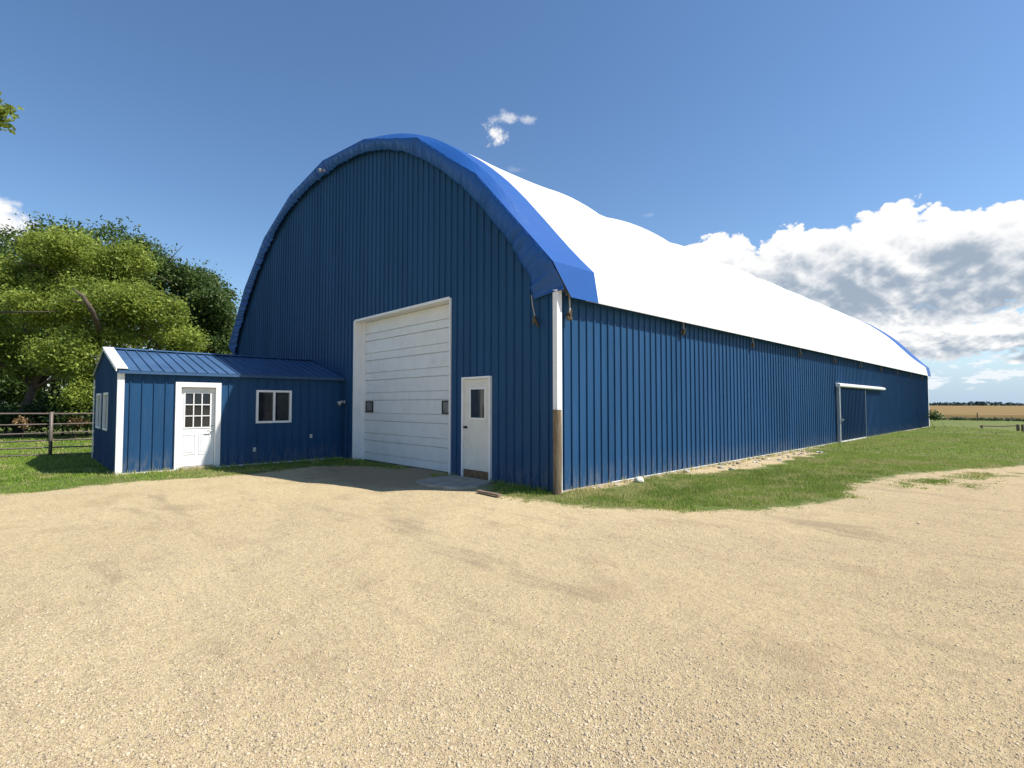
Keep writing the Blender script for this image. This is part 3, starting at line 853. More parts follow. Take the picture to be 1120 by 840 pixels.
# ------------------------------------------------------------------ rocks along the wall
def rock(name, x, y, r, mat, seed, flat=.7):
    rng = random.Random(seed); import bmesh
    bm = bmesh.new(); bmesh.ops.create_icosphere(bm, subdivisions=3, radius=1)
    s = (rng.uniform(.85, 1.25), rng.uniform(.7, 1.0), flat * rng.uniform(.8, 1.1)); off = Vector((rng.random() * 50, rng.random() * 50, 0))
    for v in bm.verts:
        k = 1 + .28 * mnoise.noise(v.co * 1.1 + off) + .10 * mnoise.noise(v.co * 3 + off)
        v.co = Vector((v.co.x * s[0], v.co.y * s[1], v.co.z * s[2])) * k * r
    me = bpy.data.meshes.new(name); bm.to_mesh(me); bm.free(); me.materials.append(mat)
    o = bpy.data.objects.new(name, me); link(o)
    o.location = (x, y, float(ground_z(x, y)) + r * flat * .22); o.rotation_euler = (0, 0, rng.random() * 6)
    return o
tag(rock('rock', .28, 2.22, .105, M['rock_white'], 1, .8), 'large pale rounded rock lying by the side wall', 'rock')
tag(rock('rock', .20, 4.35, .08, M['rock'], 2), 'brown rock at the foot of the side wall beyond the pale rock', 'rock')
rb = random.Random(5)
for i in range(84):
    y = rb.uniform(5.6, 12.2) if i < 62 else rb.uniform(.7, 6)
    x = .10 + abs(rb.gauss(0, .42)) if i < 62 else .10 + rb.random() * .14
    o = rock('rock', x, y, min(.08, .026 + rb.expovariate(45)) if i < 62 else rb.uniform(.018, .045), M['rock_white'] if rb.random() < .10 else (M['rock'] if rb.random() < .6 else M['rock_tan']), 20 + i, .6)
    tag(o, 'small broken stone in the rubble strip along the side wall', 'rock', 'small stones in the rubble strip along the side wall')

# ------------------------------------------------------------------ the shed
SX0, SX1, SXR = -13.25, -8.41, -10.86
SY0 = -5.38; SE, SR = 2.40, 3.04
shed = empty('shed', ((SX0 + SX1) / 2, SY0 / 2, 0))
tag(shed, 'small blue steel shed with a gable roof joined to the barn front', 'shed')
def sput(mb, name, mat, **k):
    o = mb.build(name, mat, None, **k); o.parent = shed; o.location = (-(SX0 + SX1) / 2, -SY0 / 2, 0); return o
DY0, DY1 = -4.30, -3.31
WY0, WY1, WZ0, WZ1 = -2.47, -1.55, 1.09, 1.97
mb = MB()
ribbed(mb, (SX1, SY0, 0), (0, 1, 0), (1, 0, 0), -SY0 - .05, .02, lambda s: SE - .03, [(DY0 + .08 - SY0, DY1 - .08 - SY0, 0, 2.03), (WY0 + .03 - SY0, WY1 - .03 - SY0, WZ0 + .03, WZ1 - .03)])
sput(mb, 'wall', M['blue'])
slope = (SR - SE) / (SX1 - SXR)
mb = MB()
ribbed(mb, (SX0, SY0, 0), (1, 0, 0), (0, -1, 0), SX1 - SX0, .02, lambda s: (SR - abs(SX0 + s - SXR) * slope) - .04, [(-12.55 - SX0, -11.65 - SX0, .96, 1.86), (-10.95 - SX0, -10.10 - SX0, .96, 1.86)], extra=(SXR - SX0,))
sput(mb, 'wall', M['blue'])
mb = MB(); ribbed(mb, (SX0, SY0, 0), (0, 1, 0), (-1, 0, 0), -SY0 - .05, .02, lambda s: SE - .03); sput(mb, 'wall', M['blue'])
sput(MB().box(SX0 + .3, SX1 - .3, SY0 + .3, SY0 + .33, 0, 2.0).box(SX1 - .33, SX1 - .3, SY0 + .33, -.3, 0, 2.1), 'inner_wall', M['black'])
# roof sheets
ov = .13; gy0 = SY0 - .06; gy1 = -.035
def roofsheet(sgn):
    m = MB(); n_s = []
    ys_ = []
    k = 0; y = gy0
    while y < gy1:
        for (o, h) in RIB:
            if y + o < gy1: ys_.append((y + o, h))
        y += RP
    ys_.append((gy1, 0))
    xe = SX1 + ov if sgn > 0 else SX0 - ov
    ze = SR - abs(xe - SXR) * slope
    for (y, h) in ys_:
        m.v.append((SXR, y, SR + h)); m.v.append((xe, y, ze + h))
    for i in range(len(ys_) - 1):
        m.f.append((2 * i, 2 * i + 2, 2 * i + 3, 2 * i + 1) if sgn < 0 else (2 * i, 2 * i + 1, 2 * i + 3, 2 * i + 2))
    o = sput(m, 'roof', M['blue_roof']); s_ = o.modifiers.new('solid', 'SOLIDIFY'); s_.thickness = .012; s_.offset = -1
    return xe, ze
xe, ze = roofsheet(1); roofsheet(-1)
sput(MB().add([(SXR - .16, gy0 - .01, SR - .02), (SXR, gy0 - .01, SR + .045), (SXR + .16, gy0 - .01, SR - .0),
               (SXR - .16, gy1, SR - .02), (SXR, gy1, SR + .045), (SXR + .16, gy1, SR - .0)], [(0, 1, 4, 3), (1, 2, 5, 4), (0, 2, 1), (3, 4, 5)]), 'ridge_cap', M['blue_roof'])
sput(MB().box(xe - .035, xe + .004, gy0 + .02, gy1, ze - .075, ze - .014), 'eave_fascia', M['blue_roof'])
sput(MB().box(SX1 + .03, xe - .036, gy0 + .05, gy1, ze - .062, ze - .050), 'soffit', M['blue'])
# white rake trim
for sg in (1, -1):
    xo = (SX1 + ov + .01) if sg > 0 else (SX0 - ov - .01)
    zo = SR - abs(xo - SXR) * slope
    m = MB()
    for (ya, yb, a, b) in (((gy0 - .03, gy0 - .012, -.03, .045), (gy0 - .012, gy0 + .19, .036, .05)) if sg > 0 else ((gy0 - .012, gy0 + .19, .036, .05),)):
        m.add([(SXR, ya, SR + a), (SXR, yb, SR + a), (SXR, yb, SR + b), (SXR, ya, SR + b), (xo, ya, zo + a), (xo, yb, zo + a), (xo, yb, zo + b), (xo, ya, zo + b)],
              [(0, 1, 2, 3), (7, 6, 5, 4), (0, 4, 5, 1), (1, 5, 6, 2), (2, 6, 7, 3), (3, 7, 4, 0)])
    sput(m, 'rake_trim', M['white_trim'])
# corner trims, base flashing
sput(MB().box(SX1 + .028, SX1 + .045, SY0 - .045, SY0 + .085, 0, ze - .06).box(SX1 - .02, SX1 + .028, SY0 - .045, SY0 - .029, 0, ze - .05), 'corner_trim', M['white_trim'], bevel=.003)
sput(MB().box(SX0 - .04, SX0 + .10, SY0 - .045, SY0 - .029, 0, SE - .1), 'corner_trim', M['white_trim'])
sput(MB().box(SX1 + .027, SX1 + .040, SY0 + .085, DY0 - .002, 0, .035).box(SX1 + .027, SX1 + .040, DY1 + .002, -.06, 0, .035), 'base_flashing', M['white_trim'])
# door
mb = MB(); xf = SX1 + .05
mb.box(SX1 - .10, xf, DY0, DY0 + .12, 0, 2.13).box(SX1 - .10, xf, DY1 - .12, DY1, 0, 2.13).box(SX1 - .10, xf, DY0 + .12, DY1 - .12, 2.01, 2.13)
sput(mb, 'door_frame', M['white_trim'], bevel=.003)
sput(MB().box(SX1 - .10, SX1 + .09, DY0 + .121, DY1 - .121, .0, .07), 'threshold', M['concrete'])
dy0, dy1, dz0, dz1 = DY0 + .125, DY1 - .125, .08, 2.0
xd = SX1 - .055
gz0, gz1 = 1.03, 1.86; ga, gb = dy0 + .10, dy1 - .10
m = MB()
m.box(xd - .04, xd, dy0, ga, dz0, dz1).box(xd - .04, xd, gb, dy1, dz0, dz1).box(xd - .04, xd, ga, gb, dz0, gz0).box(xd - .04, xd, ga, gb, gz1, dz1)
dr = sput(m, 'shed_door', M['white_door']); dr['label'] = 'white half-glass door with nine panes'
g = MB(); t = .022
g.box(xd + .0, xd + .012, ga - .03, gb + .03, gz0 - .03, gz0).box(xd + .0, xd + .012, ga - .03, gb + .03, gz1, gz1 + .03).box(xd, xd + .012, ga - .03, ga, gz0, gz1).box(xd, xd + .012, gb, gb + .03, gz0, gz1)
for k in (1, 2):
    yy = ga + (gb - ga) * k / 3; g.box(xd - .008, xd + .010, yy - t / 2, yy + t / 2, gz0, gz1)
    zz = gz0 + (gz1 - gz0) * k / 3
    for q in range(3):
        ya = ga + (gb - ga) * q / 3 + (t / 2 if q else 0); yb = ga + (gb - ga) * (q + 1) / 3 - (t / 2 if q < 2 else 0)
        g.box(xd - .008, xd + .010, ya, yb, zz - t / 2, zz + t / 2)
g.build('window', M['white_trim'], dr)
MB().box(xd - .022, xd - .016, ga, gb, gz0, gz1).build('pane', M['glass'], dr)
pn = MB()
for (a, b) in ((dy0 + .08, (dy0 + dy1) / 2 - .035), ((dy0 + dy1) / 2 + .035, dy1 - .08)):
    z0, z1 = .36, .86
    for (i_, hh) in ((0, .008), (.035, .002)):
        pass
    pn.box(xd, xd + .008, a, b, z0, z0 + .02).box(xd, xd + .008, a, b, z1 - .02, z1).box(xd, xd + .008, a, a + .02, z0 + .02, z1 - .02).box(xd, xd + .008, b - .02, b, z0 + .02, z1 - .02)
    pn.box(xd, xd + .006, a + .05, b - .05, z0 + .05, z1 - .05)
pn.build('raised_panel', M['white_door'], dr, bevel=.003)
hd = MB().tube([(xd, dy1 - .055, .93), (xd + .055, dy1 - .055, .93), (xd + .06, dy1 - .08, .93), (xd + .06, dy1 - .18, .925)], [.024, .012, .011, .010], 10)
MB().tube([(xd, dy1 - .055, 1.06), (xd + .02, dy1 - .055, 1.06)], .024, 12).build('deadbolt', M['nickel'], dr, smooth=True)
hd.build('door_handle', M['nickel'], dr, smooth=True)
# side window
def win(axis_x, a0, a1, z0, z1, mull=True, lab=None):
    m = MB(); t = .055
    if axis_x is None:       # on the long face
        x0, x1 = SX1 - .05, SX1 + .042
        B = lambda p, q, r_, s_, xx0=x0, xx1=x1: m.box(xx0, xx1, p, q, r_, s_)
    else:
        B = lambda p, q, r_, s_: m.box(p, q, SY0 - .042, SY0 + .05, r_, s_)
    B(a0, a1, z0, z0 + t); B(a0, a1, z1 - t, z1); B(a0, a0 + t, z0 + t, z1 - t); B(a1 - t, a1, z0 + t, z1 - t)
    c = (a0 + a1) / 2
    if mull: B(c - t * .45, c + t * .45, z0 + t, z1 - t)
    o = sput(m, 'window', M['white_trim'])
    if lab: o['label'] = lab
    for (p, q) in (((a0 + t, c - t * .45), (c + t * .45, a1 - t)) if mull else ((a0 + t, a1 - t),)):
        if axis_x is None: MB().box(SX1 - .022, SX1 - .016, p, q, z0 + t, z1 - t).build('pane', M['glass'], o)
        else: MB().box(p, q, SY0 + .010, SY0 + .016, z0 + t, z1 - t).build('pane', M['glass_dusty'], o)
win(None, WY0, WY1, WZ0, WZ1, True, 'white-framed sliding window right of the shed door')
win(1, -12.58, -11.62, .93, 1.89, False); win(1, -10.98, -10.07, .93, 1.89, False)
for (y, z) in ((-2.49, .40), (-.99, .69)):
    o = sput(MB().box(SX1 + .002, SX1 + .035, y - .035, y + .035, z - .055, z + .055), 'outlet_cover', M['plastic_grey'], bevel=.004)

# ------------------------------------------------------------------ pipe fence
def gzf(x, y): return float(ground_z(x, y))
FA, FB = Vector((-14.15, -1.4, 0)), Vector((-15.9, -17.5, 0))
fence = empty('pipe_fence', (FA.x, FA.y, 0)); tag(fence, 'brown pipe rail fence running left from behind the shed', 'fence')
fd = (FB - FA); FLn = fd.length; fd.normalize()
def fput(mb, nm, mat, **k):
    o = mb.build(nm, mat, None, **k); o.parent = fence; o.location = (-FA.x, -FA.y, 0); return o
k = 0.0; post_s = []
s0 = ((-6.28 - FA.y) / fd.y)
for q in range(-2, 5):
    s = s0 + q * 3.1
    if 0 <= s <= FLn: post_s.append(s)
for s in post_s:
    p = FA + fd * s; z = gzf(p.x, p.y)
    fput(MB().tube([(p.x + .05, p.y, z - .2), (p.x + .05, p.y, z + 1.33)], .045, 10), 'post', M['pipe'], smooth=True)
for zr in (1.31, 1.0, .73, .50, .29, .08):
    pts = []
    for j in range(12):
        p = FA + fd * (FLn * j / 11); pts.append((p.x, p.y, zr + .012 * math.sin(j * 1.7 + zr * 5)))
    fput(MB().tube(pts, .021 if zr < 1.2 else .026, 8), 'rail', M['pipe'], smooth=True)

# ------------------------------------------------------------------ field, wire fence, pole gate, far wood
fx = np.linspace(-420, 520, 190); fy = 118 + 640 * np.linspace(0, 1, 60) ** 1.6
X, Y = np.meshgrid(fx, fy)
Z = ground_z(X, Y) + .75 + .12 * vnoise(X, Y, .35, 21) + .25 * vnoise(X, Y, .02, 22)
Z[0, :] = ground_z(X[0], Y[0]) - .1
idx = np.arange(X.size).reshape(X.shape)
Ff = np.stack([idx[:-1, :-1], idx[:-1, 1:], idx[1:, 1:], idx[1:, :-1]], -1).reshape(-1, 4)
def wheat():
    m = bpy.data.materials.new('ripe_wheat'); nt = NT(m); p = pos(nt)
    n1 = nt.noise(nt.scale(p, (.06, .5, 1)), .35, 5, .6); n2 = nt.noise(p, 1.2, 5, .7)
    c = nt.mix(nt.ss(n1, .35, .65), (.18, .115, .045), (.245, .165, .065))
    c = nt.mix(nt.math('MULTIPLY', nt.ss(n2, .4, .7), .35), c, (.26, .19, .08))
    nt.out(nt.bsdf(c, .95, 0, n2, .6, .1, .1).outputs[0]); return m
wf = np_mesh('wheat_field', np.stack([X, Y, Z], -1).reshape(-1, 3), Ff, wheat(), smooth=True)
tag(wf, 'golden ripe field beyond the wire fence', kind='structure')

wfn = empty('wire_fence', (-20, 112, 0)); tag(wfn, 'low wire fence on thin posts along the golden field', 'fence')
def wput(mb, nm, mat):
    o = mb.build(nm, mat, None); o.parent = wfn; o.location = (20, -112, 0); return o
wx = [-41 + 7.6 * i for i in range(18)]
for i, x in enumerate(wx):
    y = 110 + .35 * (x + 10) * .4 + random.uniform(-.3, .3); z = gzf(x, y)
    wput(MB().tube([(x, y, z - .2), (x + random.uniform(-.08, .08), y, z + 1.45)], .085, 7), 'post', M['rustpost'])
for zr in (.6, 1.2):
    wput(MB().tube([(x, 110 + .35 * (x + 10) * .4, gzf(x, 110) + zr) for x in wx], .012, 4), 'wire', M['galv'])

gp = empty('pole_fence', (1.4, 58.3, -1)); tag(gp, 'low wooden pole fence on the lawn right of the barn', 'fence')
def gput(mb, nm, mat):
    o = mb.build(nm, mat, None); o.parent = gp; o.location = (-1.4, -58.3, 1); return o
PP = [(1.39, 58.33), (3.75, 60.4), (4.05, 60.6), (7.2, 63.3)]
for i, (x, y) in enumerate(PP[:3:1]):
    z = gzf(x, y); gput(MB().tube([(x, y, z - .2), (x, y, z + (.98 if i else .93))], .10 if i != 1 else .12, 8), 'post', M['rustpost'])
a, b = PP[0], PP[1]
gput(MB().tube([(a[0] - .1, a[1] - .1, gzf(*a) + .88), ((a[0] + b[0]) / 2, (a[1] + b[1]) / 2, gzf(*a) + .84), (b[0], b[1], gzf(*b) + .88)], .055, 8), 'rail', M['rustpost'])
pg = empty('metal_gate', (4.3, 60.8, -1)); tag(pg, 'pale metal bar gate at the right end of the pole fence', 'gate')
for zr in (.25, .42, .59, .76, .93):
    o = MB().tube([(4.3, 60.8, -1.1 + zr), (8.6, 64.4, -1.1 + zr)], .03, 8).build('bar', M['galv'] if zr < .9 else M['rustpost'], None); o.parent = pg; o.location = (-4.3, -60.8, 1)
for (x, y) in ((4.32, 60.82), (8.58, 64.38)):
    o = MB().tube([(x, y, -.85), (x, y, -.15)], .035, 8).build('upright', M['galv'], None); o.parent = pg; o.location = (-4.3, -60.8, 1)

# ------------------------------------------------------------------ foliage
def leaves(centers, spreads, counts, lsize, seed, up=.35, varbase=None):
    rng = np.random.default_rng(seed)
    c = np.repeat(centers, counts, 0); sp = np.repeat(spreads, counts)[:, None]
    P = c + rng.normal(0, 1, c.shape) * sp * np.array([1, 1, .75])
    n = len(P)
    nr = rng.normal(0, 1, (n, 3)); nr[:, 2] += up * 2; nr /= np.linalg.norm(nr, axis=1)[:, None]
    t = np.cross(nr, rng.normal(0, 1, (n, 3))); t /= np.linalg.norm(t, axis=1)[:, None]; b = np.cross(nr, t)
    s = lsize * rng.uniform(.6, 1.35, n)[:, None]
    Vv = np.stack([P - t * s, P - b * s * .5 + nr * s * .12, P + t * s, P + b * s * .5 + nr * s * .12], 1).reshape(-1, 3)
    Ff = np.arange(n * 4).reshape(n, 4)
    vb = rng.random(len(centers)) if varbase is None else varbase
    var = np.clip(np.repeat(vb, counts) * .6 + rng.random(n) * .42, 0, 1)
    return Vv, Ff, np.repeat(var, 4)

def tree(name, label, cat, base, lobes, nclump, nleaf, lsize, lm, trunk_r, fork_z, seed, group=None, clump_sp=.38, shell=.55, trunk_lean=(0, 0), bare=(), sub=0):
    """lobes: (x,y,z,rx,ry,rz) in world coordinates"""
    rng = np.random.default_rng(seed)
    bx, by = base; z0 = gzf(bx, by)
    root = empty(name, (bx, by, z0)); tag(root, label, cat, group)
    lob = np.array(lobes, float)
    lob0 = lob
    if sub:      # break every mass of the crown into smaller boughs
        out_ = []
        for L in lob:
            d_ = rng.normal(0, 1, (sub, 3)); d_ /= np.linalg.norm(d_, axis=1)[:, None]
            for k_ in range(sub):
                f_ = rng.uniform(.32, .5)
                out_.append(list(L[:3] + d_[k_] * L[3:] * rng.uniform(.45, .72)) + list(L[3:] * f_ * np.array([1.05, 1.05, .8])))
        lob = np.array(out_)
    vol = (lob[:, 3] * lob[:, 4] * lob[:, 5]) ** (.6); pr = vol / vol.sum()
    pick = rng.choice(len(lob), nclump, p=pr)
    d = rng.normal(0, 1, (nclump, 3)); d /= np.linalg.norm(d, axis=1)[:, None]
    rad = shell + (1.03 - shell) * rng.random(nclump) ** .6
    rad *= 1 + .12 * rng.normal(0, 1, nclump)
    C = lob[pick, :3] + d * lob[pick, 3:] * rad[:, None]
    if name == 'overhanging_tree': C = np.concatenate([C, np.array(lobes[-1][:3]) + rng.normal(0, .05, (7, 3))])
    C = C[C[:, 2] > .7]
    cnt = rng.integers(int(nleaf * .5), int(nleaf * 1.5), len(C))
    Vv, Ff, var = leaves(C, clump_sp * rng.uniform(.6, 1.35, len(C)), cnt, lsize, seed + 1)
    cr = np_mesh('crown', Vv - np.array([bx, by, z0]), Ff, lm, root, attr={'var': ('POINT', var)})
    # trunk and limbs
    m = MB(); R3 = random.Random(seed)
    fz = fork_z; top = Vector((bx + trunk_lean[0], by + trunk_lean[1], z0 + fz))
    m.tube([(0, 0, -.3), (0, 0, 0.05), (trunk_lean[0] * .4, trunk_lean[1] * .4, fz * .5), (trunk_lean[0], trunk_lean[1], fz)], [trunk_r * 1.5, trunk_r * 1.2, trunk_r, trunk_r * .85], 10)
    b0 = Vector((bx, by, z0))
    for i, L in enumerate(lob0):
        e = Vector(L[:3]) + Vector((0, 0, L[5] * .2))
        a = top - b0; e = e - b0
        mid = a.lerp(e, .5) + Vector((R3.uniform(-.5, .5), R3.uniform(-.5, .5), R3.uniform(-.1, .6)))
        m.tube([a - Vector((0, 0, .2)), a.lerp(mid, .5) + Vector((0, 0, .15)), mid, e], [trunk_r * .5, trunk_r * .36, trunk_r * .25, trunk_r * .08], 7)
        for k in range(5):
            f = R3.uniform(.35, .95); s_ = mid.lerp(e, f)
            v = Vector((R3.gauss(0, 1) * L[3], R3.gauss(0, 1) * L[4], R3.gauss(.2, .6) * L[5])) * .6
            m.tube([s_, s_ + v * .5 + Vector((0, 0, .2)), s_ + v], [trunk_r * .17, trunk_r * .11, trunk_r * .04], 5)
    for (p, r_) in bare:
        m.tube([Vector(q) - b0 for q in p], r_, 8)
    m.build('trunk', M['bark'], root, smooth=True)
    return root

yaw = R(-46.2835)
FW = Vector((math.sin(yaw), math.cos(yaw), 0)); RT = Vector((math.cos(yaw), -math.sin(yaw), 0))
def W(px, py, depth):
    """world point seen toward a photo position at a given distance"""
    p = Vector((CAMX, CAMY, CAMZ)) + FW * depth + RT * (depth * (px - 560) / 568.2)
    p.z = CAMZ + depth * (442 - py) / 568.2
    return p
def lobe(px, py, depth, rpx, rpy, rd=None):
    p = W(px, py, depth); k = depth / 568.2
    return (p.x, p.y, p.z, rpx * k, (rd if rd else rpx * k), rpy * k)

b = W(20, 440, 27)
tree('maple_tree', 'big yellow-green tree arching over the shed, in front of the others', 'tree', (b.x, b.y),
     [lobe(30, 290, 27, 48, 36), lobe(92, 276, 27, 50, 34), lobe(132, 288, 27, 30, 28), lobe(60, 325, 26, 55, 38), lobe(125, 345, 25.5, 55, 42), lobe(166, 345, 26, 30, 30),
      lobe(85, 395, 25, 42, 34), lobe(-30, 330, 27, 50, 60), lobe(20, 385, 27, 42, 32), lobe(-50, 400, 26, 40, 40), lobe(98, 430, 24.5, 24, 26), lobe(196, 378, 26.5, 22, 24)],
     1500, 88, .080, M['leaf_maple'], .21, 2.6, 31, clump_sp=.27, shell=.55, sub=8, trunk_lean=(.4, .6),
     bare=[([W(60, 400, 27.5), W(106, 380, 27.0), W(106, 360, 24.6), W(98, 340, 23.2), W(87, 323, 22.9), W(76, 315, 22.9)], [.16, .15, .13, .11, .08, .02]), ([W(-5, 341, 23.9), W(40, 341, 23.7), W(62, 340, 23.8)], [.05, .035, .012]),
           ([W(92, 331, 23.9), W(70, 328, 23.8)], [.05, .03])])
b = W(215, 440, 37)
tree('dark_tree', 'tall dark green tree between the yellow-green tree and the barn', 'tree', (b.x, b.y),
     [lobe(165, 290, 37, 38, 36), lobe(195, 315, 37, 36, 34), lobe(222, 335, 36, 34, 30), lobe(245, 352, 37, 26, 28), lobe(205, 375, 36, 44, 34), lobe(250, 392, 36, 30, 28), lobe(150, 330, 38, 40, 50), lobe(225, 420, 36, 50, 30)],
     900, 95, .11, M['leaf_dark'], .32, 3, 41, clump_sp=.36, shell=.5, sub=6)
b = W(60, 440, 38)
tree('dark_tree', 'dark tree rising behind the top of the yellow-green tree', 'tree', (b.x, b.y),
     [lobe(62, 272, 38, 32, 32), lobe(112, 276, 38, 40, 30), lobe(20, 285, 38, 40, 30), lobe(70, 330, 39, 80, 50), lobe(-30, 320, 38, 50, 50), lobe(5, 425, 38, 40, 16), lobe(70, 428, 38, 44, 20), lobe(-45, 430, 38, 40, 22)],
     780, 80, .125, M['leaf_dark'], .3, 4, 43, clump_sp=.45, shell=.55)
b = W(-60, 440, 33)
tree('dark_tree', 'dark tree at the left edge of the picture behind the pipe fence', 'tree', (b.x, b.y),
     [lobe(-40, 330, 33, 50, 60), lobe(-10, 395, 33, 42, 34), lobe(-80, 400, 33, 50, 40)],
     420, 60, .14, M['leaf_dark'], .28, 3, 45, clump_sp=.45)

# understorey shrubs in the shade behind the fence
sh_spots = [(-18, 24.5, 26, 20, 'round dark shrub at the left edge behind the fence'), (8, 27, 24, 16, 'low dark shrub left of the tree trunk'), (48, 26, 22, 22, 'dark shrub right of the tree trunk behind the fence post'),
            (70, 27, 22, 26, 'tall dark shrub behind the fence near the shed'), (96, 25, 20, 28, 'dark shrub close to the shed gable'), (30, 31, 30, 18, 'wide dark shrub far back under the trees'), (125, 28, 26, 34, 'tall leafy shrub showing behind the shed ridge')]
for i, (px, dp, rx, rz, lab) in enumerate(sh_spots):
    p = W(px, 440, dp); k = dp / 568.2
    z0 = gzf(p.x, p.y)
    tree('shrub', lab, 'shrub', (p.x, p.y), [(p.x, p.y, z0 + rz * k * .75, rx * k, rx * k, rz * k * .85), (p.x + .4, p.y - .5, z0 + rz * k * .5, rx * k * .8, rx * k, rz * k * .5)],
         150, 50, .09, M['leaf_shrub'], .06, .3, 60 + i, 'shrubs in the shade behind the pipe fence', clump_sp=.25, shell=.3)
for i, (px, py, dp, rx, lab) in enumerate([(27, 470, 23.5, 11, 'small dry tan bush left of the fence post'), (84, 462, 24, 9, 'small dry tan bush near the shed gable')]):
    p = W(px, py, dp); k = dp / 568.2
    tree('dry_bush', lab, 'bush', (p.x, p.y), [(p.x, p.y, .45, rx * k, rx * k, .5)], 46, 40, .06, M['leaf_dry'], .03, .2, 80 + i, clump_sp=.13, shell=.3)
# weeds by the far corner
for i, (px, dp, rx, h_, lab) in enumerate([(1021, 34, 4.2, 1.0, 'dark weed clump at the far barn corner'), (1033, 36, 9, .75, 'broad weed clump just right of the far barn corner'), (1054, 40, 12, .75, 'broad weed clump midway to the pole fence'), (1068, 42, 6, .6, 'small weed clump nearest the pole fence')]):
    p = W(px, 460, dp); z0 = gzf(p.x, p.y); k = dp / 568.2
    tree('weed_clump', lab, 'weeds', (p.x, p.y), [(p.x, p.y, z0 + h_ * .5, rx * k, rx * k, h_ * .5)], 70, 36, .07, M['leaf_weed'], .02, .1, 90 + i, 'weed clumps beyond the barn', clump_sp=.16, shell=.2)
# brush line along the field edge
mbk = []
rng = np.random.default_rng(77)
n = 900; x = rng.uniform(-60, 90, n); y = 116 + rng.normal(0, 1.2, n) + .1 * x
hgt = .1 + .8 * vnoise(x, y * 0, .09, 31) ** 2
C = np.stack([x, y, ground_z(x, y) + hgt * rng.random(n)], -1)
Vv, Ff, var = leaves(C, np.full(n, .28), np.full(n, 26), .16, 78)
tag(np_mesh('roadside_brush', Vv, Ff, M['leaf_shrub'], attr={'var': ('POINT', var)}), 'low rough brush along the edge of the golden field', kind='stuff')
# far wood on the horizon
n = 5200; a = rng.uniform(-100, 50, n); dist = 1150 + rng.normal(0, 70, n) + 250 * vnoise(a, a * 0, .15, 33)
x = CAMX + np.sin(np.radians(a)) * dist; y = CAMY + np.cos(np.radians(a)) * dist
hh = 1.5 + 6 * vnoise(a, a * 0, .35, 34) * vnoise(a, a * 0, .07, 35)
C = np.stack([x, y, -1.3 + hh * rng.random(n)], -1)
Vv, Ff, var = leaves(C, np.full(n, 1.1), np.full(n, 12), 1.9, 79)
tag(np_mesh('distant_wood', Vv, Ff, M['far_wood'], attr={'var': ('POINT', var)}), 'thin dark line of far trees on the horizon', kind='stuff')

# branch reaching in at the left edge from a tree standing out of frame
p = Vector((-4.6, -7.25, 6.1))
tree('overhanging_tree', 'leafy branch tip of a near tree poking in at the upper left edge', 'tree', (-7.5, -14.2),
     [(-7.5, -14.2, 6.3, 2.6, 2.6, 2.2), (-6.6, -11.8, 6.2, 1.8, 1.5, 1.2), (-4.2, -9.5, 6.1, .4, .7, .3), tuple(W(-16, 119, 7.9)) + (.12, .16, .14)],
     330, 40, .055, M['leaf_maple'], .22, 3.2, 120, clump_sp=.12, shell=.2)

# ------------------------------------------------------------------ sun, sky with clouds
SUNDIR = Vector((.62, .455, 1.0)).normalized()
el = math.asin(SUNDIR.z); az = math.atan2(SUNDIR.x, SUNDIR.y)
sun = bpy.data.lights.new('sun', 'SUN'); sun.energy = 4.6; sun.angle = R(.53); sun.color = (1.0, .955, .89)
so = bpy.data.objects.new('sun', sun); link(so); so.rotation_euler = SUNDIR.to_track_quat('Z', 'Y').to_euler()

w = bpy.data.worlds.new('World'); scene.world = w; w.use_nodes = True
nt = NT(w)
sky = nt.n('ShaderNodeTexSky'); sky.sky_type = 'NISHITA'; sky.sun_disc = False; sky.sun_elevation = el; sky.sun_rotation = az
sky.altitude = 400; sky.air_density = 1.0; sky.dust_density = .35; sky.ozone_density = 2.2
geo = nt.n('ShaderNodeTexCoord').outputs['Generated']
D = nt.vmath('NORMALIZE', geo)
sp = nt.n('ShaderNodeSeparateXYZ'); nt.l(D, sp.inputs[0])
AZ = nt.math('MULTIPLY', nt.math('ARCTAN2', sp.outputs[0], sp.outputs[1]), 180 / math.pi)
EL = nt.math('MULTIPLY', nt.math('ARCSINE', sp.outputs[2]), 180 / math.pi)
cb = nt.n('ShaderNodeCombineXYZ'); nt.l(AZ, cb.inputs[0]); nt.l(EL, cb.inputs[1]); AE = cb.outputs[0]
def curve(x, pts, lo, hi, vmax):
    xn = nt.math('DIVIDE', nt.math('SUBTRACT', x, lo), hi - lo, clamp=True)
    c = nt.n('ShaderNodeFloatCurve'); nt.l(xn, c.inputs['Value'])
    cu = c.mapping.curves[0]
    P = sorted(pts); P = [((a - lo) / (hi - lo), v / vmax) for a, v in P]
    cu.points[0].location = P[0]; cu.points[1].location = P[-1]
    for a, v in P[1:-1]: cu.points.new(a, v)
    for q in cu.points: q.handle_type = 'AUTO'
    c.mapping.update()
    return nt.math('MULTIPLY', c.outputs[0], vmax)
def nz(scale, detail, rough, sx=1, sy=1, off=0.0, dist=0.0):
    mp = nt.n('ShaderNodeMapping'); mp.inputs['Scale'].default_value = (sx, sy, 1); mp.inputs['Location'].default_value = (off, off * .7, off)
    nt.l(AE, mp.inputs['Vector'])
    return nt.noise(mp.outputs[0], scale, detail, rough, dist=dist)
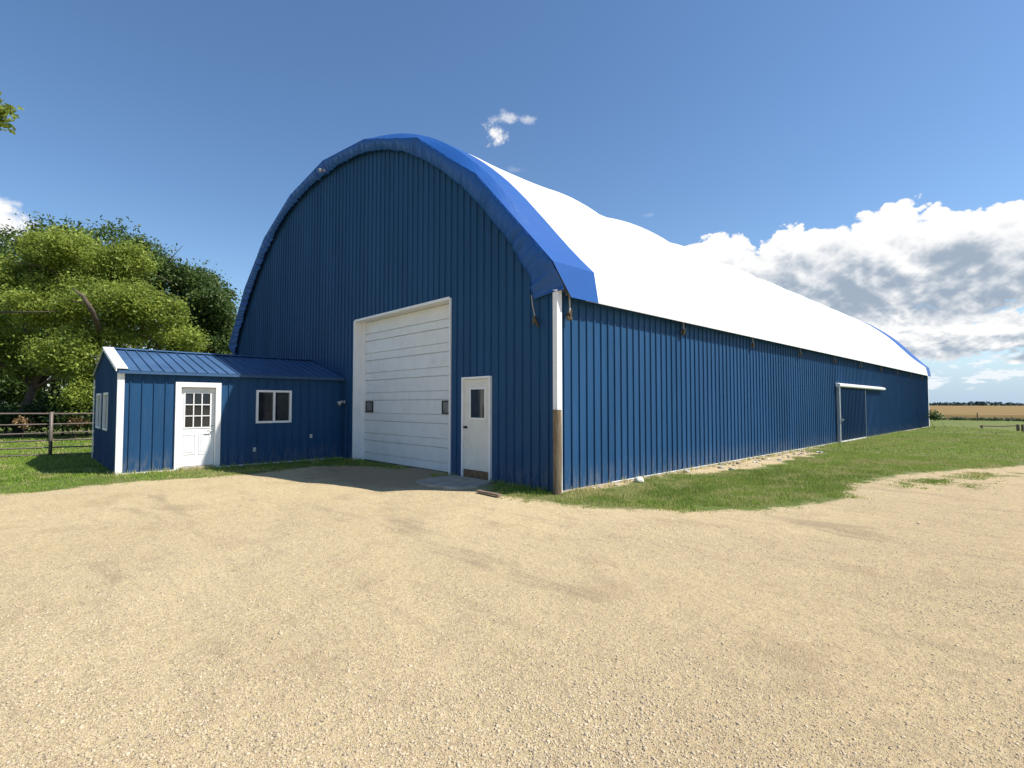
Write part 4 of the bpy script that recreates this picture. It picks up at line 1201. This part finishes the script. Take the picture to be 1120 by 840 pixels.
# --- the great cumulus bank to the right
TOP = curve(AZ, [(-40, 8), (-34, 12.0), (-31, 14.2), (-28.5, 15.6), (-26, 16.1), (-23, 16.3), (-20.5, 15.9), (-17.7, 17.0), (-14.7, 16.6), (-12.5, 17.0), (-10, 16.7), (-7, 16.9), (-5, 16.3), (-1, 15.4), (6, 16), (18, 21), (35, 14), (60, 6)], -40, 60, 25)
def billow(sc, dx=0.0, dy=0.0, sy=1.25, o=0.0):
    """cauliflower field: folded noise at three sizes"""
    tot = None
    wv = None
    for k, (f, a) in enumerate(((1.0, 1.0), (2.3, .55), (5.1, .30), (11.0, .16))):
        mp = nt.n('ShaderNodeMapping'); mp.inputs['Scale'].default_value = (1, sy, 1)
        mp.inputs['Location'].default_value = (dx + o * 3.1 + k * 5.3, (dy) * sy + o * 1.7 - k * 2.9, o)
        nt.l(AE, mp.inputs['Vector'])
        v = nt.noise(mp.outputs[0], sc * f, 0, .5)
        v = nt.math('MULTIPLY', nt.math('ABSOLUTE', nt.math('SUBTRACT', v, .5)), 3.2 * a)
        tot = v if tot is None else nt.math('ADD', tot, v)
    return tot        # about 0 in the creases, 1.2 on the heads
SX, SY = -.55, -.75    # sampling offset toward the sun, to the upper right
bA = billow(.17)
bB = billow(.17, SX, SY)
wisp = nt.math('SUBTRACT', nz(1.5, 3, .6, 1, 1.2, 9.0), .5)
edge = nt.math('ADD', nt.math('SUBTRACT', TOP, EL), nt.math('ADD', nt.math('MULTIPLY', nt.math('SUBTRACT', bA, .62), 2.2), nt.math('MULTIPLY', wisp, .9)))
topm = nt.ss(edge, -.05, .38)
BASE = curve(AZ, [(-40, 9.5), (-30, 11.3), (-24, 10.8), (-18, 8.6), (-14, 7.6), (-10, 7.3), (-6, 7.6), (-1, 7.4), (10, 7), (60, 5)], -40, 60, 25)
be = nt.math('ADD', nt.math('SUBTRACT', EL, BASE), nt.math('MULTIPLY', nt.math('SUBTRACT', bA, .5), 1.6))
be = nt.math('ADD', be, nt.math('MULTIPLY', wisp, 1.2))
A1 = nt.math('MULTIPLY', topm, nt.ss(be, -.5, .8))
lit = nt.math('SUBTRACT', bA, bB)
n_in = nz(.10, 3, .5, 1, 1.7, 11.0)
bright = nt.math('SUBTRACT', 1.08, nt.math('MULTIPLY', nt.ss(edge, .6, 4.8), .86))
bright = nt.math('ADD', bright, nt.math('MULTIPLY', lit, .62))
bright = nt.math('ADD', bright, nt.math('MULTIPLY', nt.math('SUBTRACT', n_in, .47), 2.6), clamp=True)
WHITE = (1.0, 1.0, 1.0); GREY = (.36, .44, .545)
c1 = nt.mix(nt.ss(bright, .0, .95), GREY, WHITE)
# --- second, lower bank
T2 = curve(AZ, [(-40, 5), (-24, 6.5), (-20, 9.3), (-15, 7.8), (-11, 8.9), (-6, 8.4), (-1, 7.9), (20, 8), (60, 5)], -40, 60, 25)
bC = billow(.26, 0, 0, 1.9, 4.0); bD = billow(.26, SX * .7, SY * .5, 1.9, 4.0)
e2 = nt.math('ADD', nt.math('SUBTRACT', T2, EL), nt.math('ADD', nt.math('MULTIPLY', nt.math('SUBTRACT', bC, .62), 2.8), nt.math('MULTIPLY', wisp, .8)))
bs2 = nt.math('ADD', nt.math('SUBTRACT', EL, 4.0), nt.math('MULTIPLY', nt.math('SUBTRACT', bC, .5), 1.0))
A2 = nt.math('MULTIPLY', nt.ss(e2, -.05, .45), nt.ss(bs2, -.1, .45))
br2 = nt.math('ADD', nt.ss(EL, 4.1, 6.6, .12, 1.0), nt.math('MULTIPLY', nt.math('SUBTRACT', bC, bD), .8))
br2 = nt.math('ADD', br2, nt.math('MULTIPLY', nt.math('SUBTRACT', n_in, .48), 1.4), clamp=True)
c2 = nt.mix(br2, (.40, .48, .58), (1, 1, 1))
# --- scattered small low clouds in the haze above the horizon
n3 = nz(.42, 4, .6, 1, 3.4, 41.0)
A3 = nt.math('MULTIPLY', nt.ss(n3, .50, .60), nt.math('MULTIPLY', nt.ss(EL, .6, 1.6), nt.ss(EL, 6.0, 4.0)))
A3 = nt.math('MULTIPLY', A3, .9)
# --- cloud at the far left and the small puff above the barn
PN = nt.math('SUBTRACT', nz(.75, 4, .62, 1, 1.2, 51.0), .5)
def puff(a0, e0, ra, re, off, amp=1.5, soft=.5):
    da = nt.math('DIVIDE', nt.math('SUBTRACT', AZ, a0), ra); de = nt.math('DIVIDE', nt.math('SUBTRACT', EL, e0), re)
    q = nt.math('SQRT', nt.math('ADD', nt.math('MULTIPLY', da, da), nt.math('MULTIPLY', de, de)))
    v = nt.math('ADD', nt.math('SUBTRACT', 1.0, q), nt.math('MULTIPLY', PN, amp))
    return nt.ss(v, .0, soft)
PL = puff(-94.5, 13.9, 5.9, 2.9, 51.0, .8, .35)
PS = nt.math('MULTIPLY', puff(-48.2, 27.9, 1.75, 1.0, 61.3, 3.2, .9), .95)
PS2 = nt.math('MULTIPLY', puff(-47.2, 29.3, 1.9, .7, 67.0, 2.6, 1.0), .65)
PS3 = nt.math('MULTIPLY', puff(-44.6, 29.2, 1.2, .45, 71.0, 2.4, 1.0), .5)
PS4 = nt.math('MULTIPLY', puff(-45.9, 24.6, 1.3, .35, 75.0, 2.4, 1.0), .13)
PS5 = nt.math('MULTIPLY', puff(-31.5, 19.6, 1.0, .25, 79.0, 2.0, 1.0), .12)
# low haze band
hz = nt.math('MULTIPLY', nt.ss(EL, 8.0, -.5), .92)
hz = nt.math('MULTIPLY', hz, nt.ss(AZ, -60, -25, .35, 1.0))
KS = .098
skyc = nt.vmath('SCALE', sky.outputs[0], KS)
hsv = nt.n('ShaderNodeHueSaturation'); hsv.inputs['Saturation'].default_value = 1.12; hsv.inputs['Value'].default_value = 1.07
nt.l(skyc, hsv.inputs['Color'])
skyc = hsv.outputs[0]
CK = .66
def ck(c): return tuple(x * CK for x in c)
col = nt.mix(hz, skyc, ck((.43, .60, .80)))
col = nt.mix(A3, col, ck((.9, .95, 1.0)))
col = nt.mix(A2, col, nt.vmath('SCALE', c2, CK))
col = nt.mix(A1, col, nt.vmath('SCALE', c1, CK))
for a_ in (PL, PS, PS2, PS3, PS4, PS5):
    col = nt.mix(a_, col, ck((1.0, 1.0, 1.0)))
bg = nt.n('ShaderNodeBackground'); nt.l(col, bg.inputs[0]); bg.inputs[1].default_value = 1.0
w.cycles.sampling_method = 'MANUAL'; w.cycles.sample_map_resolution = 256
ow = nt.n('ShaderNodeOutputWorld'); nt.l(bg.outputs[0], ow.inputs[0])

# ------------------------------------------------------------------ camera and view
cam = bpy.data.cameras.new('camera'); cam.sensor_width = 36; cam.lens = 568.18 / 1120 * 36; cam.clip_end = 12000; cam.clip_start = .05
co = bpy.data.objects.new('camera', cam); link(co)
co.location = (CAMX, CAMY, CAMZ); co.rotation_euler = (R(90 + 2.203), 0, R(46.2835))
scene.camera = co
vs = scene.view_settings; vs.view_transform = 'Standard'; vs.look = 'None'; vs.gamma = 1; vs.exposure = .62; vs.use_curve_mapping = False
scene.render.engine = 'CYCLES'
scene.cycles.use_denoising = True
scene.cycles.max_bounces = 6; scene.cycles.diffuse_bounces = 3; scene.cycles.glossy_bounces = 3; scene.cycles.transmission_bounces = 4
scene.cycles.sample_clamp_indirect = 8
